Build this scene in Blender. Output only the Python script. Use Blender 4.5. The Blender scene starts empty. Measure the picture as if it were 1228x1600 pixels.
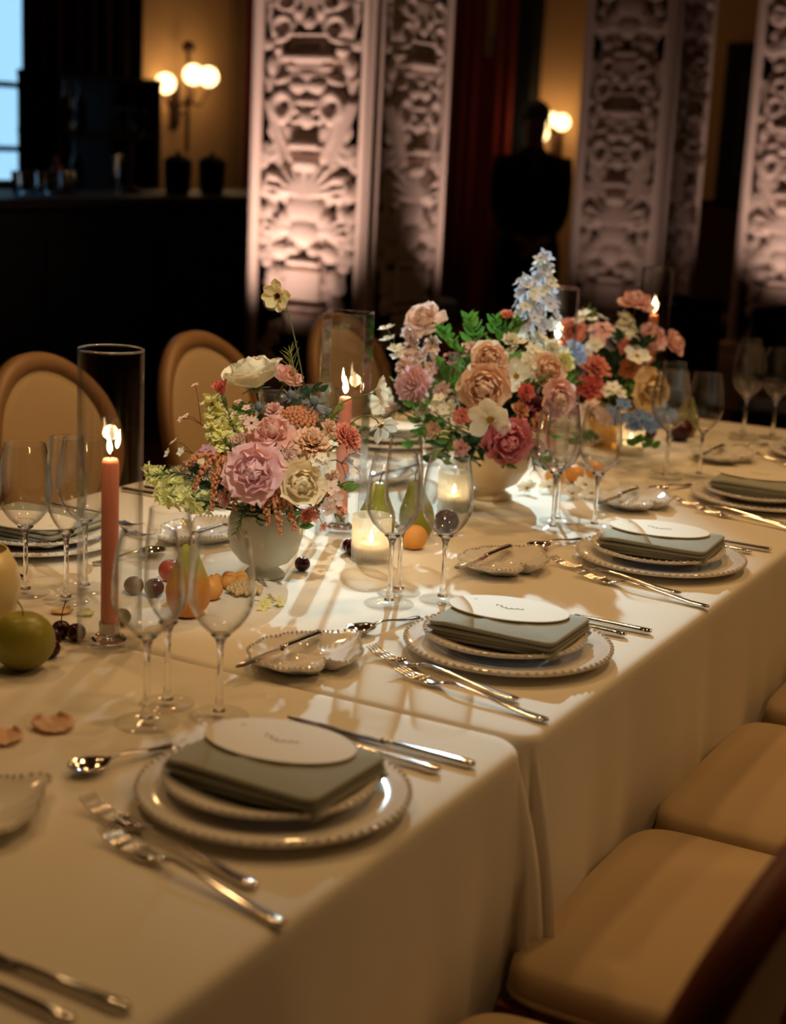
import bpy, math, random
import numpy as np
from mathutils import Vector, Matrix, Quaternion

C = bpy.context.scene.collection
PI = math.pi
rnd = random.Random(7)

# ------------------------------------------------------------------ camera, world, light
CAM = Vector((0.7553, -1.8252, 1.5230))
FW = Vector((-0.46040458, 0.8580526, -0.22753758))
RT = Vector((0.87496306, 0.48191349, 0.04689386))
UP = Vector((-0.14989082, 0.17749683, 0.97263951))
FPX = 2456.84
cam_d = bpy.data.cameras.new('camera')
cam = bpy.data.objects.new('camera', cam_d); C.objects.link(cam)
cam.matrix_world = Matrix(((RT.x, UP.x, -FW.x, CAM.x), (RT.y, UP.y, -FW.y, CAM.y), (RT.z, UP.z, -FW.z, CAM.z), (0, 0, 0, 1)))
cam_d.sensor_fit = 'VERTICAL'; cam_d.sensor_height = 36.0; cam_d.sensor_width = 36.0
cam_d.lens = FPX / 1600 * 36
cam_d.clip_start = 0.05; cam_d.clip_end = 100
cam_d.dof.use_dof = True; cam_d.dof.focus_distance = 2.70
cam_d.dof.aperture_fstop = 2.66; cam_d.dof.aperture_blades = 5; cam_d.dof.aperture_rotation = 0.3
S = bpy.context.scene
S.camera = cam
S.view_settings.view_transform = 'Standard'
S.view_settings.look = 'None'
S.view_settings.exposure = 0.0
S.view_settings.gamma = 1.0
S.view_settings.use_curve_mapping = False
S.cycles.max_bounces = 14; S.cycles.transparent_max_bounces = 40
S.cycles.transmission_bounces = 12; S.cycles.glossy_bounces = 6; S.cycles.diffuse_bounces = 3
S.cycles.sample_clamp_indirect = 4.0; S.cycles.blur_glossy = 0.6

world = bpy.data.worlds.new('dusk_sky'); S.world = world; world.use_nodes = True
world.node_tree.nodes['Background'].inputs[0].default_value = (0.36, 0.66, 0.92, 1)
world.node_tree.nodes['Background'].inputs[1].default_value = 1.3

def lamp(name, kind, loc, energy, color, target=None, **kw):
    d = bpy.data.lights.new(name, kind); d.energy = energy; d.color = color
    for k, v in kw.items(): setattr(d, k, v)
    o = bpy.data.objects.new(name, d); C.objects.link(o); o.location = loc
    if target is not None:
        o.rotation_euler = (Vector(target) - Vector(loc)).to_track_quat('-Z', 'Y').to_euler()
    return o
AMB = (1.0, 0.57, 0.225)
# amber ceiling lamps over the table and the room, plus one added fill
for (x, y, z, e, tx, ty) in ((-1.5, 2.2, 4.2, 105, -.7, 1.2), (0.3, 2.9, 4.3, 105, -.6, 1.5), (-2.3, 0.4, 4.2, 60, -.7, .6), (0.9, 0.6, 4.2, 62, -.3, .6), (-.6, -1.2, 4.3, 24, -.5, .0)):
    lamp('ceiling_or_fill_lamp', 'SPOT', (x, y, z), e, AMB, (tx, ty, .78), spot_size=math.radians(78), spot_blend=1.0, shadow_soft_size=.13)
lamp('ceiling_or_fill_lamp', 'SPOT', (0.1, 1.6, 4.0), 95, AMB, (-1.85, 1.75, .8), spot_size=math.radians(36), spot_blend=1.0, shadow_soft_size=.07)  # added fill that brightens the chairs across the table
lamp('ceiling_or_fill_lamp', 'AREA', (3.2, 2.0, 3.8), 8, AMB, (0.1, 0.6, 0.5), shape='DISK', size=0.9, spread=math.radians(120))
lamp('ceiling_or_fill_lamp', 'AREA', (-4.6, 8.2, 4.6), 8, AMB, (-4.8, 8.6, 0.5), shape='DISK', size=0.8)
# white pin spots on the flowers, from beyond the table
lamp('pin_spot', 'SPOT', (-2.21, 4.09, 2.72), 900, (0.66, 0.92, 1.0), (-0.60, 0.98, 0.80), spot_size=math.radians(18.5), spot_blend=0.9, shadow_soft_size=0.022)
# smaller pin spots from over the camera's side, one on each arrangement
lamp('pin_spot', 'SPOT', (1.2, -1.3, 4.2), 380, (1.0, 0.90, 0.70), (-0.80, 0.50, 0.90), spot_size=math.radians(13.5), spot_blend=0.9, shadow_soft_size=0.03)
lamp('pin_spot', 'SPOT', (1.5, 0.0, 4.2), 230, (1.0, 0.90, 0.70), (-0.72, 1.35, 1.0), spot_size=math.radians(11.5), spot_blend=0.9, shadow_soft_size=0.03)
lamp('pin_spot', 'SPOT', (1.4, 0.9, 4.2), 150, (1.0, 0.90, 0.70), (-0.72, 2.10, 1.0), spot_size=math.radians(10.5), spot_blend=0.9, shadow_soft_size=0.03)
# pink uplights standing before the piers
PINK = (1.0, 0.70, 0.61)

# ------------------------------------------------------------------ materials
def srgb(r, g, b):
    f = lambda c: (c/12.92 if c <= 0.04045 else ((c+0.055)/1.055)**2.4)
    return (f(r/255), f(g/255), f(b/255), 1.0)
MATS = {}
def mat(name, col, rough=0.6, metal=0.0, noise=0.0, nscale=20.0, bump=0.0, bscale=200.0, spec=0.5, sub=0.0, coat=0.0, sheen=0.0, trans=0.0):
    m = bpy.data.materials.new(name); m.use_nodes = True
    nt = m.node_tree; n = nt.nodes; b = n['Principled BSDF']
    b.inputs['Base Color'].default_value = col
    b.inputs['Roughness'].default_value = rough; b.inputs['Metallic'].default_value = metal
    b.inputs['Specular IOR Level'].default_value = spec
    b.inputs['Coat Weight'].default_value = coat; b.inputs['Sheen Weight'].default_value = sheen
    if sub:
        b.inputs['Subsurface Weight'].default_value = sub; b.inputs['Subsurface Radius'].default_value = (1, .5, .3); b.inputs['Subsurface Scale'].default_value = 0.01
    tc = n.new('ShaderNodeTexCoord')
    if noise:
        t = n.new('ShaderNodeTexNoise'); t.inputs['Scale'].default_value = nscale; t.inputs['Detail'].default_value = 3
        nt.links.new(tc.outputs['Object'], t.inputs['Vector'])
        mx = n.new('ShaderNodeMix'); mx.data_type = 'RGBA'
        mx.inputs[6].default_value = tuple(c*(1-noise) for c in col[:3])+(1,)
        mx.inputs[7].default_value = tuple(min(1, c*(1+noise)) for c in col[:3])+(1,)
        nt.links.new(t.outputs['Fac'], mx.inputs[0]); nt.links.new(mx.outputs[2], b.inputs['Base Color'])
    if bump:
        t = n.new('ShaderNodeTexNoise'); t.inputs['Scale'].default_value = bscale
        nt.links.new(tc.outputs['Object'], t.inputs['Vector'])
        bp = n.new('ShaderNodeBump'); bp.inputs['Strength'].default_value = bump; bp.inputs['Distance'].default_value = 0.002
        nt.links.new(t.outputs['Fac'], bp.inputs['Height']); nt.links.new(bp.outputs['Normal'], b.inputs['Normal'])
    if trans:
        out = n['Material Output']; tr = n.new('ShaderNodeBsdfTranslucent'); ms = n.new('ShaderNodeMixShader')
        tr.inputs['Color'].default_value = col; ms.inputs[0].default_value = trans
        nt.links.new(b.outputs[0], ms.inputs[1]); nt.links.new(tr.outputs[0], ms.inputs[2]); nt.links.new(ms.outputs[0], out.inputs['Surface'])
    return m
def emis(name, col, strength):
    m = bpy.data.materials.new(name); m.use_nodes = True; n = m.node_tree.nodes
    n.remove(n['Principled BSDF']); e = n.new('ShaderNodeEmission'); e.inputs[0].default_value = col; e.inputs[1].default_value = strength
    m.node_tree.links.new(e.outputs[0], n['Material Output'].inputs['Surface']); return m
def thin_glass(name, tint=(0.985, 0.985, 0.98, 1), ior=1.5, rough=0.045, edge=0.0, graze=0.55, power=4.2, bend=0.0):
    m = bpy.data.materials.new(name); m.use_nodes = True; nt = m.node_tree; n = nt.nodes
    n.remove(n['Principled BSDF'])
    tr = n.new('ShaderNodeBsdfTransparent'); gl = n.new('ShaderNodeBsdfGlossy'); ms = n.new('ShaderNodeMixShader')
    lw = n.new('ShaderNodeLayerWeight'); lw.inputs['Blend'].default_value = 0.5
    mx = n.new('ShaderNodeMix'); mx.data_type = 'RGBA'; mx.inputs[6].default_value = tint
    mx.inputs[7].default_value = tuple(c*(1-edge) for c in tint[:3])+(1,)
    nt.links.new(mx.outputs[2], tr.inputs['Color'])
    gl.inputs['Roughness'].default_value = rough; f0 = ((ior-1)/(ior+1))**2*0.85
    pt = n.new('ShaderNodeMath'); pt.operation = 'POWER'; pt.inputs[1].default_value = 2.5
    nt.links.new(lw.outputs['Facing'], pt.inputs[0]); nt.links.new(pt.outputs[0], mx.inputs[0])
    lf = n.new('ShaderNodeLayerWeight'); lf.inputs['Blend'].default_value = 0.5
    pw = n.new('ShaderNodeMath'); pw.operation = 'POWER'; pw.inputs[1].default_value = power
    ma = n.new('ShaderNodeMath'); ma.operation = 'MULTIPLY_ADD'; ma.inputs[1].default_value = graze; ma.inputs[2].default_value = f0; ma.use_clamp = True
    nt.links.new(lf.outputs['Facing'], pw.inputs[0]); nt.links.new(pw.outputs[0], ma.inputs[0]); nt.links.new(ma.outputs[0], ms.inputs[0])
    body = tr
    if bend:   # towards the outline the wall is seen edge-on and bends what lies behind it
        rf = n.new('ShaderNodeBsdfRefraction'); rf.inputs['IOR'].default_value = 1.25; rf.inputs['Roughness'].default_value = 0.02
        p3 = n.new('ShaderNodeMath'); p3.operation = 'POWER'; p3.inputs[1].default_value = 3.0
        m3 = n.new('ShaderNodeMath'); m3.operation = 'MULTIPLY'; m3.inputs[1].default_value = bend
        nt.links.new(lf.outputs['Facing'], p3.inputs[0]); nt.links.new(p3.outputs[0], m3.inputs[0])
        body = n.new('ShaderNodeMixShader'); nt.links.new(m3.outputs[0], body.inputs[0]); nt.links.new(tr.outputs[0], body.inputs[1]); nt.links.new(rf.outputs[0], body.inputs[2])
    nt.links.new(body.outputs[0], ms.inputs[1]); nt.links.new(gl.outputs[0], ms.inputs[2]); nt.links.new(ms.outputs[0], n['Material Output'].inputs['Surface'])
    return m
def solid_glass(name, col=(1, 1, 1, 1), rough=0.0, ior=1.48):
    m = mat(name, col, rough); b = m.node_tree.nodes['Principled BSDF']
    b.inputs['Transmission Weight'].default_value = 1.0; b.inputs['IOR'].default_value = ior; return m

M = dict(
    cloth=mat('linen_cloth', (0.80, 0.755, 0.66, 1), 0.85, noise=0.02, nscale=3, bump=0.25, bscale=900, spec=0.15),
    seat=mat('cream_upholstery', (0.50, 0.37, 0.22, 1), 0.85, bump=0.2, bscale=700, spec=0.15, sheen=0.1),
    wood=mat('chair_wood_dim', srgb(112, 58, 34), 0.42, noise=0.25, nscale=12),  # chair wood on the dim side, the dimness put into its colour
    wood_lit=mat('chair_wood_lit', srgb(142, 108, 72), 0.45, noise=0.15, nscale=14),  # same chair wood, the light on it put into a paler colour
    porcelain=mat('white_porcelain', (0.82, 0.79, 0.74, 1), 0.09, spec=0.5, coat=0.15),
    silver=mat('polished_silver', (0.84, 0.80, 0.76, 1), 0.09, 1.0),
    blade=mat('polished_steel', (0.78, 0.76, 0.75, 1), 0.10, 1.0),
    napkin=mat('sage_linen', srgb(162, 164, 152), 0.85, bump=0.3, bscale=1200, spec=0.15),
    card=mat('cream_card', (0.84, 0.79, 0.68, 1), 0.7, spec=0.2),
    ink=mat('brown_grey_ink', srgb(186, 170, 142), 0.7),
    glass=thin_glass('clear_thin_glass', edge=0.08, graze=0.7, power=3.6, bend=0.8), footglass=thin_glass('clear_foot_glass', edge=0.03, graze=0.4, power=5, rough=0.08),
    cyl=thin_glass('clear_cylinder_glass', edge=0.12, bend=0.5),
    stemglass=solid_glass('clear_stem_glass'),
    wax=mat('pink_wax', srgb(226, 142, 118), 0.45, sub=0.25),
    waxwhite=mat('ivory_wax', srgb(240, 225, 190), 0.5, sub=0.3),
    flame=emis('candle_flame', (1.0, 0.72, 0.36, 1), 16),
    wick=mat('black_wick', (0.01, 0.01, 0.01, 1), 0.9),
    stone=mat('carved_stone', (0.58, 0.46, 0.38, 1), 0.8, noise=0.06, nscale=6, bump=0.3, bscale=60, spec=0.2),
    plaster=mat('ochre_plaster', srgb(172, 134, 92), 0.85, noise=0.05, nscale=2),
    darkwood=mat('dark_panelling', (0.012, 0.010, 0.010, 1), 0.6, noise=0.3, nscale=5, spec=0.2),
    black=mat('black_lacquer', (0.004, 0.006, 0.008, 1), 0.55, spec=0.15),
    curtain=mat('red_velvet', srgb(92, 26, 18), 0.9, sheen=0.2, spec=0.1),
    browncurtain=mat('brown_velvet', srgb(46, 22, 16), 0.9, spec=0.1),
    carpet=mat('plum_carpet', srgb(72, 34, 34), 0.95, noise=0.2, nscale=8, spec=0.1),
    ceil=mat('ceiling_plaster', srgb(150, 120, 90), 0.9),
    bulb=emis('frosted_globe_light', (1.0, 0.66, 0.28, 1), 5.5),
    bronze=mat('dark_bronze', srgb(60, 36, 18), 0.45, 0.7),
    suit=mat('black_suit_cloth', (0.004, 0.005, 0.006, 1), 0.9, spec=0.08),
    skin=mat('shaded_skin', srgb(96, 58, 42), 0.6), hair=mat('black_hair', (0.005, 0.004, 0.004, 1), 0.7),
    shirt=mat('dark_shirt', srgb(40, 22, 20), 0.8),
    plum=mat('plum_grey_upholstery', srgb(104, 72, 78), 0.9, spec=0.1),
    bluecloth=mat('slate_blue_cloth', srgb(78, 84, 120), 0.85),
    frost=None, bowl=mat('celadon_white_ceramic', (0.66, 0.65, 0.52, 1), 0.35, coat=0.3, sub=0.0, trans=0.12),
    tanbowl=mat('tan_stoneware', srgb(206, 176, 132), 0.4, noise=0.05),
    gold=mat('gilded_glass', srgb(226, 180, 90), 0.3, 0.6),
)
def frosted(name):
    m = bpy.data.materials.new(name); m.use_nodes = True; nt = m.node_tree; n = nt.nodes; n.remove(n['Principled BSDF'])
    tp = n.new('ShaderNodeBsdfTransparent'); tp.inputs[0].default_value = (.95, .95, .92, 1); tl = n.new('ShaderNodeBsdfTranslucent'); tl.inputs[0].default_value = (.92, .9, .84, 1)
    df = n.new('ShaderNodeBsdfDiffuse'); df.inputs[0].default_value = (.85, .84, .8, 1); gl = n.new('ShaderNodeBsdfGlossy'); gl.inputs['Roughness'].default_value = .12
    def mix(f, a, b):
        x = n.new('ShaderNodeMixShader'); x.inputs[0].default_value = f; nt.links.new(a.outputs[0], x.inputs[1]); nt.links.new(b.outputs[0], x.inputs[2]); return x
    o = mix(.07, mix(.36, tp, mix(.5, tl, df)), gl); nt.links.new(o.outputs[0], n['Material Output'].inputs['Surface']); return m
M['frost'] = frosted('ribbed_frosted_glass')
def petalmat(name, r, g, b, noise=0.10):
    return mat(name, srgb(r, g, b), 0.62, noise=noise, nscale=30, spec=0.25, trans=0.28, sheen=0.1)
P = dict(
    cream=petalmat('cream_petal', 252, 244, 222), apricot=petalmat('apricot_petal', 253, 236, 202),
    pink=petalmat('pink_petal', 250, 208, 214), blush=petalmat('blush_petal', 248, 220, 208), dusty=petalmat('dusty_pink_petal', 242, 196, 186),
    peach=petalmat('peach_petal', 248, 212, 182), coral=petalmat('coral_petal', 240, 160, 136), rosep=petalmat('deep_rose_petal', 230, 146, 154),
    red=petalmat('coral_red_petal', 232, 124, 110), yellow=petalmat('lemon_petal', 248, 242, 172), lime=petalmat('lime_yellow_petal', 240, 242, 176),
    white=petalmat('white_petal', 246, 242, 226), ivory=petalmat('ivory_petal', 244, 230, 176), rust=petalmat('rust_orange_tassel', 222, 156, 112, 0.25),
    blue=petalmat('sky_blue_petal', 136, 166, 214), paleblue=petalmat('pale_blue_petal', 214, 218, 232), thistle=petalmat('grey_blue_thistle', 128, 138, 142, 0.25),
    mauve=petalmat('mauve_petal', 206, 160, 176), plumf=petalmat('plum_petal', 140, 66, 76), tan=petalmat('tan_petal', 236, 208, 156),
)
G = dict(
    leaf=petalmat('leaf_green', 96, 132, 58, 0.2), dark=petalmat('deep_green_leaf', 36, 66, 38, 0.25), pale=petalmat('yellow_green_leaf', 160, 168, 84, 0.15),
    bright=petalmat('bright_green_leaf', 92, 150, 58, 0.2), stem=petalmat('green_stem', 112, 124, 62), needle=petalmat('needle_green', 70, 100, 48, 0.2),
    brownstem=mat('brown_stalk', srgb(96, 66, 38), 0.7), gold=petalmat('golden_stamen', 214, 160, 50), umber=petalmat('umber_stamen', 110, 66, 30),
)
def fruitmat(name, c1, c2, scale=3.0, rough=0.38, z0=0.3, z1=0.7):
    """two tones blended along the fruit's own height (its ripening), plus a little speckle"""
    m = mat(name, srgb(*c1), rough, spec=0.4); nt = m.node_tree; n = nt.nodes
    tc = n.new('ShaderNodeTexCoord'); sp = n.new('ShaderNodeSeparateXYZ'); nt.links.new(tc.outputs['Generated'], sp.inputs[0])
    ns = n.new('ShaderNodeTexNoise'); ns.inputs['Scale'].default_value = 4; nt.links.new(tc.outputs['Generated'], ns.inputs['Vector'])
    ad = n.new('ShaderNodeMath'); ad.operation = 'MULTIPLY_ADD'; ad.inputs[1].default_value = 0.25; nt.links.new(ns.outputs['Fac'], ad.inputs[0]); nt.links.new(sp.outputs['Z'], ad.inputs[2])
    mr = n.new('ShaderNodeMapRange'); mr.inputs[1].default_value = z0; mr.inputs[2].default_value = z1; nt.links.new(ad.outputs[0], mr.inputs[0])
    mx = n.new('ShaderNodeMix'); mx.data_type = 'RGBA'; mx.inputs[6].default_value = srgb(*c1); mx.inputs[7].default_value = srgb(*c2)
    nt.links.new(mr.outputs[0], mx.inputs[0]); nt.links.new(mx.outputs[2], n['Principled BSDF'].inputs['Base Color']); return m
FR = dict(
    pear=fruitmat('ripe_pear_skin', (206, 132, 40), (150, 156, 52), z0=0.6, z1=0.95), greenpear=fruitmat('green_pear_skin', (142, 140, 44), (150, 156, 60)),
    apple=fruitmat('green_apple_skin', (126, 122, 34), (150, 146, 52)), cherry=fruitmat('black_cherry_skin', (46, 8, 12), (60, 12, 16), rough=0.15),
    plum=fruitmat('plum_skin', (40, 10, 18), (70, 16, 22), rough=0.3), apricot=fruitmat('apricot_skin', (224, 150, 56), (226, 160, 80), rough=0.5),
    redplum=fruitmat('red_plum_skin', (190, 84, 44), (170, 60, 40)), olive=fruitmat('dark_grape_skin', (52, 44, 26), (66, 56, 34)), fig=fruitmat('fig_skin', (70, 36, 34), (86, 66, 40)),
)

# ------------------------------------------------------------------ mesh helpers
class MB:
    """collects vertices and faces, then links them as ONE mesh"""
    def __init__(s): s.v = []; s.f = []
    def add(s, v, f):
        o = len(s.v); s.v += [tuple(p) for p in v]; s.f += [tuple(i+o for i in q) for q in f]; return s
    def box(s, c, d, R=None, taper=1.0):
        x, y, z = (k/2 for k in d); c = Vector(c)
        vs = []
        for sz in (-1, 1):
            t = taper if sz > 0 else 1.0
            for sx, sy in ((-1, -1), (1, -1), (1, 1), (-1, 1)): vs.append(Vector((sx*x*t, sy*y*t, sz*z)))
        if R is not None: vs = [R @ p for p in vs]
        return s.add([p+c for p in vs], [(3, 2, 1, 0), (4, 5, 6, 7), (0, 1, 5, 4), (1, 2, 6, 5), (2, 3, 7, 6), (3, 0, 4, 7)])
    def lathe(s, prof, n=32, c=(0, 0, 0), R=None, cap0=False, cap1=False):
        vs = []; fs = []; c = Vector(c)
        for r, z in prof:
            for k in range(n):
                a = 2*PI*k/n; p = Vector((r*math.cos(a), r*math.sin(a), z)); vs.append((R @ p if R is not None else p)+c)
        for i in range(len(prof)-1):
            for k in range(n): fs.append((i*n+k, i*n+(k+1) % n, (i+1)*n+(k+1) % n, (i+1)*n+k))
        if cap0: fs.append(tuple(range(n-1, -1, -1)))
        if cap1: fs.append(tuple((len(prof)-1)*n+k for k in range(n)))
        return s.add(vs, fs)
    def tube(s, pts, rad, n=8, cap=True):
        pts = [Vector(p) for p in pts]; L = len(pts)
        if not hasattr(rad, '__len__'): rad = [rad]*L
        vs = []; fs = []; t0 = (pts[1]-pts[0]).normalized(); u = t0.orthogonal().normalized()
        for i in range(L):
            t = (pts[min(i+1, L-1)]-pts[max(i-1, 0)]).normalized()
            u = (u-t*u.dot(t)); u = u.normalized() if u.length > 1e-6 else t.orthogonal().normalized(); w = t.cross(u)
            for k in range(n):
                a = 2*PI*k/n; vs.append(pts[i]+(u*math.cos(a)+w*math.sin(a))*rad[i])
        for i in range(L-1):
            for k in range(n): fs.append((i*n+k, i*n+(k+1) % n, (i+1)*n+(k+1) % n, (i+1)*n+k))
        if cap: fs += [tuple(range(n-1, -1, -1)), tuple((L-1)*n+k for k in range(n))]
        return s.add(vs, fs)
    def ball(s, c, r, n=10, m=6, sc=(1, 1, 1), R=None):
        prof = [(max(1e-4, r*math.sin(PI*i/m)), -r*math.cos(PI*i/m)) for i in range(m+1)]
        k0 = len(s.v); s.lathe(prof, n)
        for i in range(k0, len(s.v)):
            p = Vector(s.v[i]); p = Vector((p.x*sc[0], p.y*sc[1], p.z*sc[2]))
            if R is not None: p = R @ p
            s.v[i] = tuple(p+Vector(c))
        return s
    def prism(s, outline, z0, z1, bev=0.0):
        n = len(outline); cx = sum(p[0] for p in outline)/n; cy = sum(p[1] for p in outline)/n
        rings = [(z0, 0), (z1-bev, 0), (z1, bev)] if bev else [(z0, 0), (z1, 0)]
        vs = []
        for z, b in rings:
            for x, y in outline:
                d = math.hypot(x-cx, y-cy) or 1; k = 1-b/d; vs.append((cx+(x-cx)*k, cy+(y-cy)*k, z))
        fs = []
        for i in range(len(rings)-1):
            for k in range(n): fs.append((i*n+k, i*n+(k+1) % n, (i+1)*n+(k+1) % n, (i+1)*n+k))
        fs += [tuple(range(n-1, -1, -1)), tuple((len(rings)-1)*n+k for k in range(n))]
        return s.add(vs, fs)
    def grid(s, fn, nu, nv):
        vs = [fn(i/nu, j/nv) for i in range(nu+1) for j in range(nv+1)]
        return s.add(vs, [(i*(nv+1)+j, i*(nv+1)+j+1, (i+1)*(nv+1)+j+1, (i+1)*(nv+1)+j) for i in range(nu) for j in range(nv)])
    def mesh(s, name, m, smooth=True):
        me = bpy.data.meshes.new(name); me.from_pydata(s.v, [], s.f)
        if m is not None: me.materials.append(m)
        if smooth: me.polygons.foreach_set('use_smooth', [True]*len(me.polygons))
        me.update(); return me
    def build(s, name, m, parent=None, smooth=True, loc=None, bevel=0.0, stuff=False):
        o = link(name, s.mesh(name, m, smooth), parent)
        if loc is not None: o.location = loc
        if bevel:
            b = o.modifiers.new('bevel', 'BEVEL'); b.width = bevel; b.segments = 2; b.limit_method = 'ANGLE'
        if stuff: o['kind'] = 'stuff'
        return o
def link(name, me, parent=None):
    o = bpy.data.objects.new(name, me); C.objects.link(o)
    if parent is not None: o.parent = parent
    return o
def thing(name, label, cat, loc=(0, 0, 0), rz=0.0, group=None, rot=None):
    o = bpy.data.objects.new(name, None); C.objects.link(o); o.empty_display_size = 0.05
    o.location = loc
    if rot is not None: o.rotation_mode = 'QUATERNION'; o.rotation_quaternion = rot
    else: o.rotation_euler = (0, 0, rz)
    o['label'] = label; o['category'] = cat
    if group: o['group'] = group
    return o
def tag(o, label, cat, group=None):
    o['label'] = label; o['category'] = cat
    if group: o['group'] = group
    return o
def struct(o): o['kind'] = 'structure'; return o
def dup(root, loc, rz=None, label=None, group=None):
    r = root.copy(); C.objects.link(r); r.location = loc
    if rz is not None: r.rotation_euler = (0, 0, rz)
    if label: r['label'] = label
    if group: r['group'] = group
    for ch in list(root.children):
        c = ch.copy(); C.objects.link(c); c.parent = r
        for g in list(ch.children):
            d = g.copy(); C.objects.link(d); d.parent = c
    return r
def axisrot(axis, roll=0.0):
    return Vector((0, 0, 1)).rotation_difference(Vector(axis).normalized()) @ Quaternion((0, 0, 1), roll)
def at(px, py, depth):
    """image pixel at a chosen depth, cast from a copy of the camera pose"""
    return IMG_CAM + (IMG_FW + IMG_RT*((px-614)/2456.84) - IMG_UP*((py-800)/2456.84))*depth
IMG_CAM = Vector((0.7553, -1.8252, 1.5230)); IMG_FW = Vector((-0.46040458, 0.8580526, -0.22753758)); IMG_RT = Vector((0.87496306, 0.48191349, 0.04689386)); IMG_UP = Vector((-0.14989082, 0.17749683, 0.97263951))  # copy of the camera pose, from which image pixels are cast
ZT = 0.76

# ------------------------------------------------------------------ the room
def slab(name, x0, x1, y0, y1, z0, z1, m):
    return struct(MB().box(((x0+x1)/2, (y0+y1)/2, (z0+z1)/2), (x1-x0, y1-y0, z1-z0)).build(name, m, smooth=False))
slab('floor', -6.2, 6.2, -6.2, 11.2, -0.1, 0.0, M['carpet'])
slab('ceiling', -6.2, 6.2, -6.2, 11.2, 5.0, 5.1, M['ceil'])
slab('wall_right', 6.0, 6.2, -6.2, 11.2, 0, 5, M['plaster'])
slab('wall_front', -6.0, 6.0, -6.2, -6.0, 0, 5, M['plaster'])
# left wall with a tall window opening
WY0, WY1, WZ0, WZ1 = 5.2, 6.3, 1.16, 3.2
wl = MB()
for (y0, y1, z0, z1) in ((-6.2, WY0, 0, 5), (WY1, 11.2, 0, 5), (WY0, WY1, 0, WZ0), (WY0, WY1, WZ1, 5)):
    wl.box((-6.1, (y0+y1)/2, (z0+z1)/2), (0.2, y1-y0, z1-z0))
struct(wl.build('wall_left', M['plaster'], smooth=False))
wb = MB()
TX0, TX1, TZ0, TZ1 = -5.39, -5.27, 2.31, 2.48
for (x0, x1, z0, z1) in ((-6.0, TX0, 0, 5), (TX1, 6.0, 0, 5), (TX0, TX1, 0, TZ0), (TX0, TX1, TZ1, 5)):
    wb.box(((x0+x1)/2, 11.1, (z0+z1)/2), (x1-x0, 0.2, z1-z0))
struct(wb.build('wall_back', M['plaster'], smooth=False))
PANE = thin_glass('window_pane_glass', (0.95, 0.98, 1, 1))
w1 = struct(MB().box((-6.08, WY0+.02, (WZ0+WZ1)/2), (.06, .04, WZ1-WZ0)).box((-6.08, WY1-.02, (WZ0+WZ1)/2), (.06, .04, WZ1-WZ0))
            .box((-6.08, (WY0+WY1)/2, WZ0+.02), (.06, WY1-WY0, .04)).box((-6.08, (WY0+WY1)/2, WZ1-.02), (.06, WY1-WY0, .04)).build('window_1', M['darkwood'], smooth=False))
for zz in (1.385, 1.765, 2.5): MB().box((-6.08, (WY0+WY1)/2, zz), (.05, WY1-WY0-.08, .035)).build('muntin', M['darkwood'], w1, smooth=False)
zs = [WZ0+.04, 1.385, 1.765, 2.5, WZ1-.04]
for k in range(4): MB().box((-6.08, (WY0+WY1)/2, (zs[k]+zs[k+1])/2), (.006, WY1-WY0-.08, zs[k+1]-zs[k]-.035)).build('pane', PANE, w1, smooth=False)
w2 = struct(MB().box((TX0+.008, 11.06, (TZ0+TZ1)/2), (.016, .05, TZ1-TZ0)).box((TX1-.008, 11.06, (TZ0+TZ1)/2), (.016, .05, TZ1-TZ0)).build('window_2', M['darkwood'], smooth=False))
MB().box(((TX0+TX1)/2, 11.06, (TZ0+TZ1)/2), (TX1-TX0-.03, .006, TZ1-TZ0)).build('pane', PANE, w2, smooth=False)
# wainscot, casing and dark door
struct(MB().box((-5.97, 2.0, .09), (.06, 16.0, .18)).build('baseboard_left', M['darkwood'], smooth=False))
struct(MB().box((0.0, 10.97, .09), (12.0, .06, .18)).build('baseboard_back', M['darkwood'], smooth=False))
struct(MB().box((-4.98, 10.9, 2.0), (.17, .2, 4.0)).build('trim_1', M['black'], smooth=False))
d1 = struct(MB().box((-2.72, 10.95, 1.22), (1.06, .1, 2.44)).build('door_1', M['black'], smooth=False, bevel=.01))
for zz in (.62, 1.78): MB().box((-2.72, 10.885, zz), (.76, .03, .86)).build('panel', M['darkwood'], d1, smooth=False, bevel=.008)
MB().ball((-3.16, 10.86, 1.05), .03).build('door_knob', M['bronze'], d1)

def curtain(name, label, a, b, z0, z1, m, folds, amp):
    a = Vector((*a, 0)); b = Vector((*b, 0)); t = (b-a).normalized(); nrm = Vector((-t.y, t.x, 0)); n = folds*10
    def fn(u, v):
        k = u*folds*2*PI; p = a.lerp(b, u)+nrm*(amp*math.sin(k)+.3*amp*math.sin(2.3*k+1))
        return (p.x, p.y, z0+(z1-z0)*v)
    o = MB().grid(fn, n, 4).build(name, m)
    so = o.modifiers.new('thickness', 'SOLIDIFY'); so.thickness = .012
    return tag(o, label, 'curtain')
curtain('velvet_curtain', 'dark brown pleated curtain covering most of the window on the left wall', (-5.86, 5.60), (-5.86, 6.7), .03, 3.6, M['browncurtain'], 7, .035)
curtain('velvet_curtain', 'narrow red curtain on the left wall just left of the nearest carved pier', (-5.86, 7.95), (-5.86, 8.75), .03, 3.8, M['curtain'], 5, .04)
curtain('velvet_curtain', 'wide red curtain on the far wall behind the standing man', (-5.27, 10.82), (-5.06, 10.82), .03, 4.2, M['curtain'], 2, .03)
curtain('velvet_curtain', 'red curtain on the far wall just right of the nearest carved pier', (-5.9, 10.82), (-5.39, 10.82), .03, 4.2, M['curtain'], 5, .035)
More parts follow.
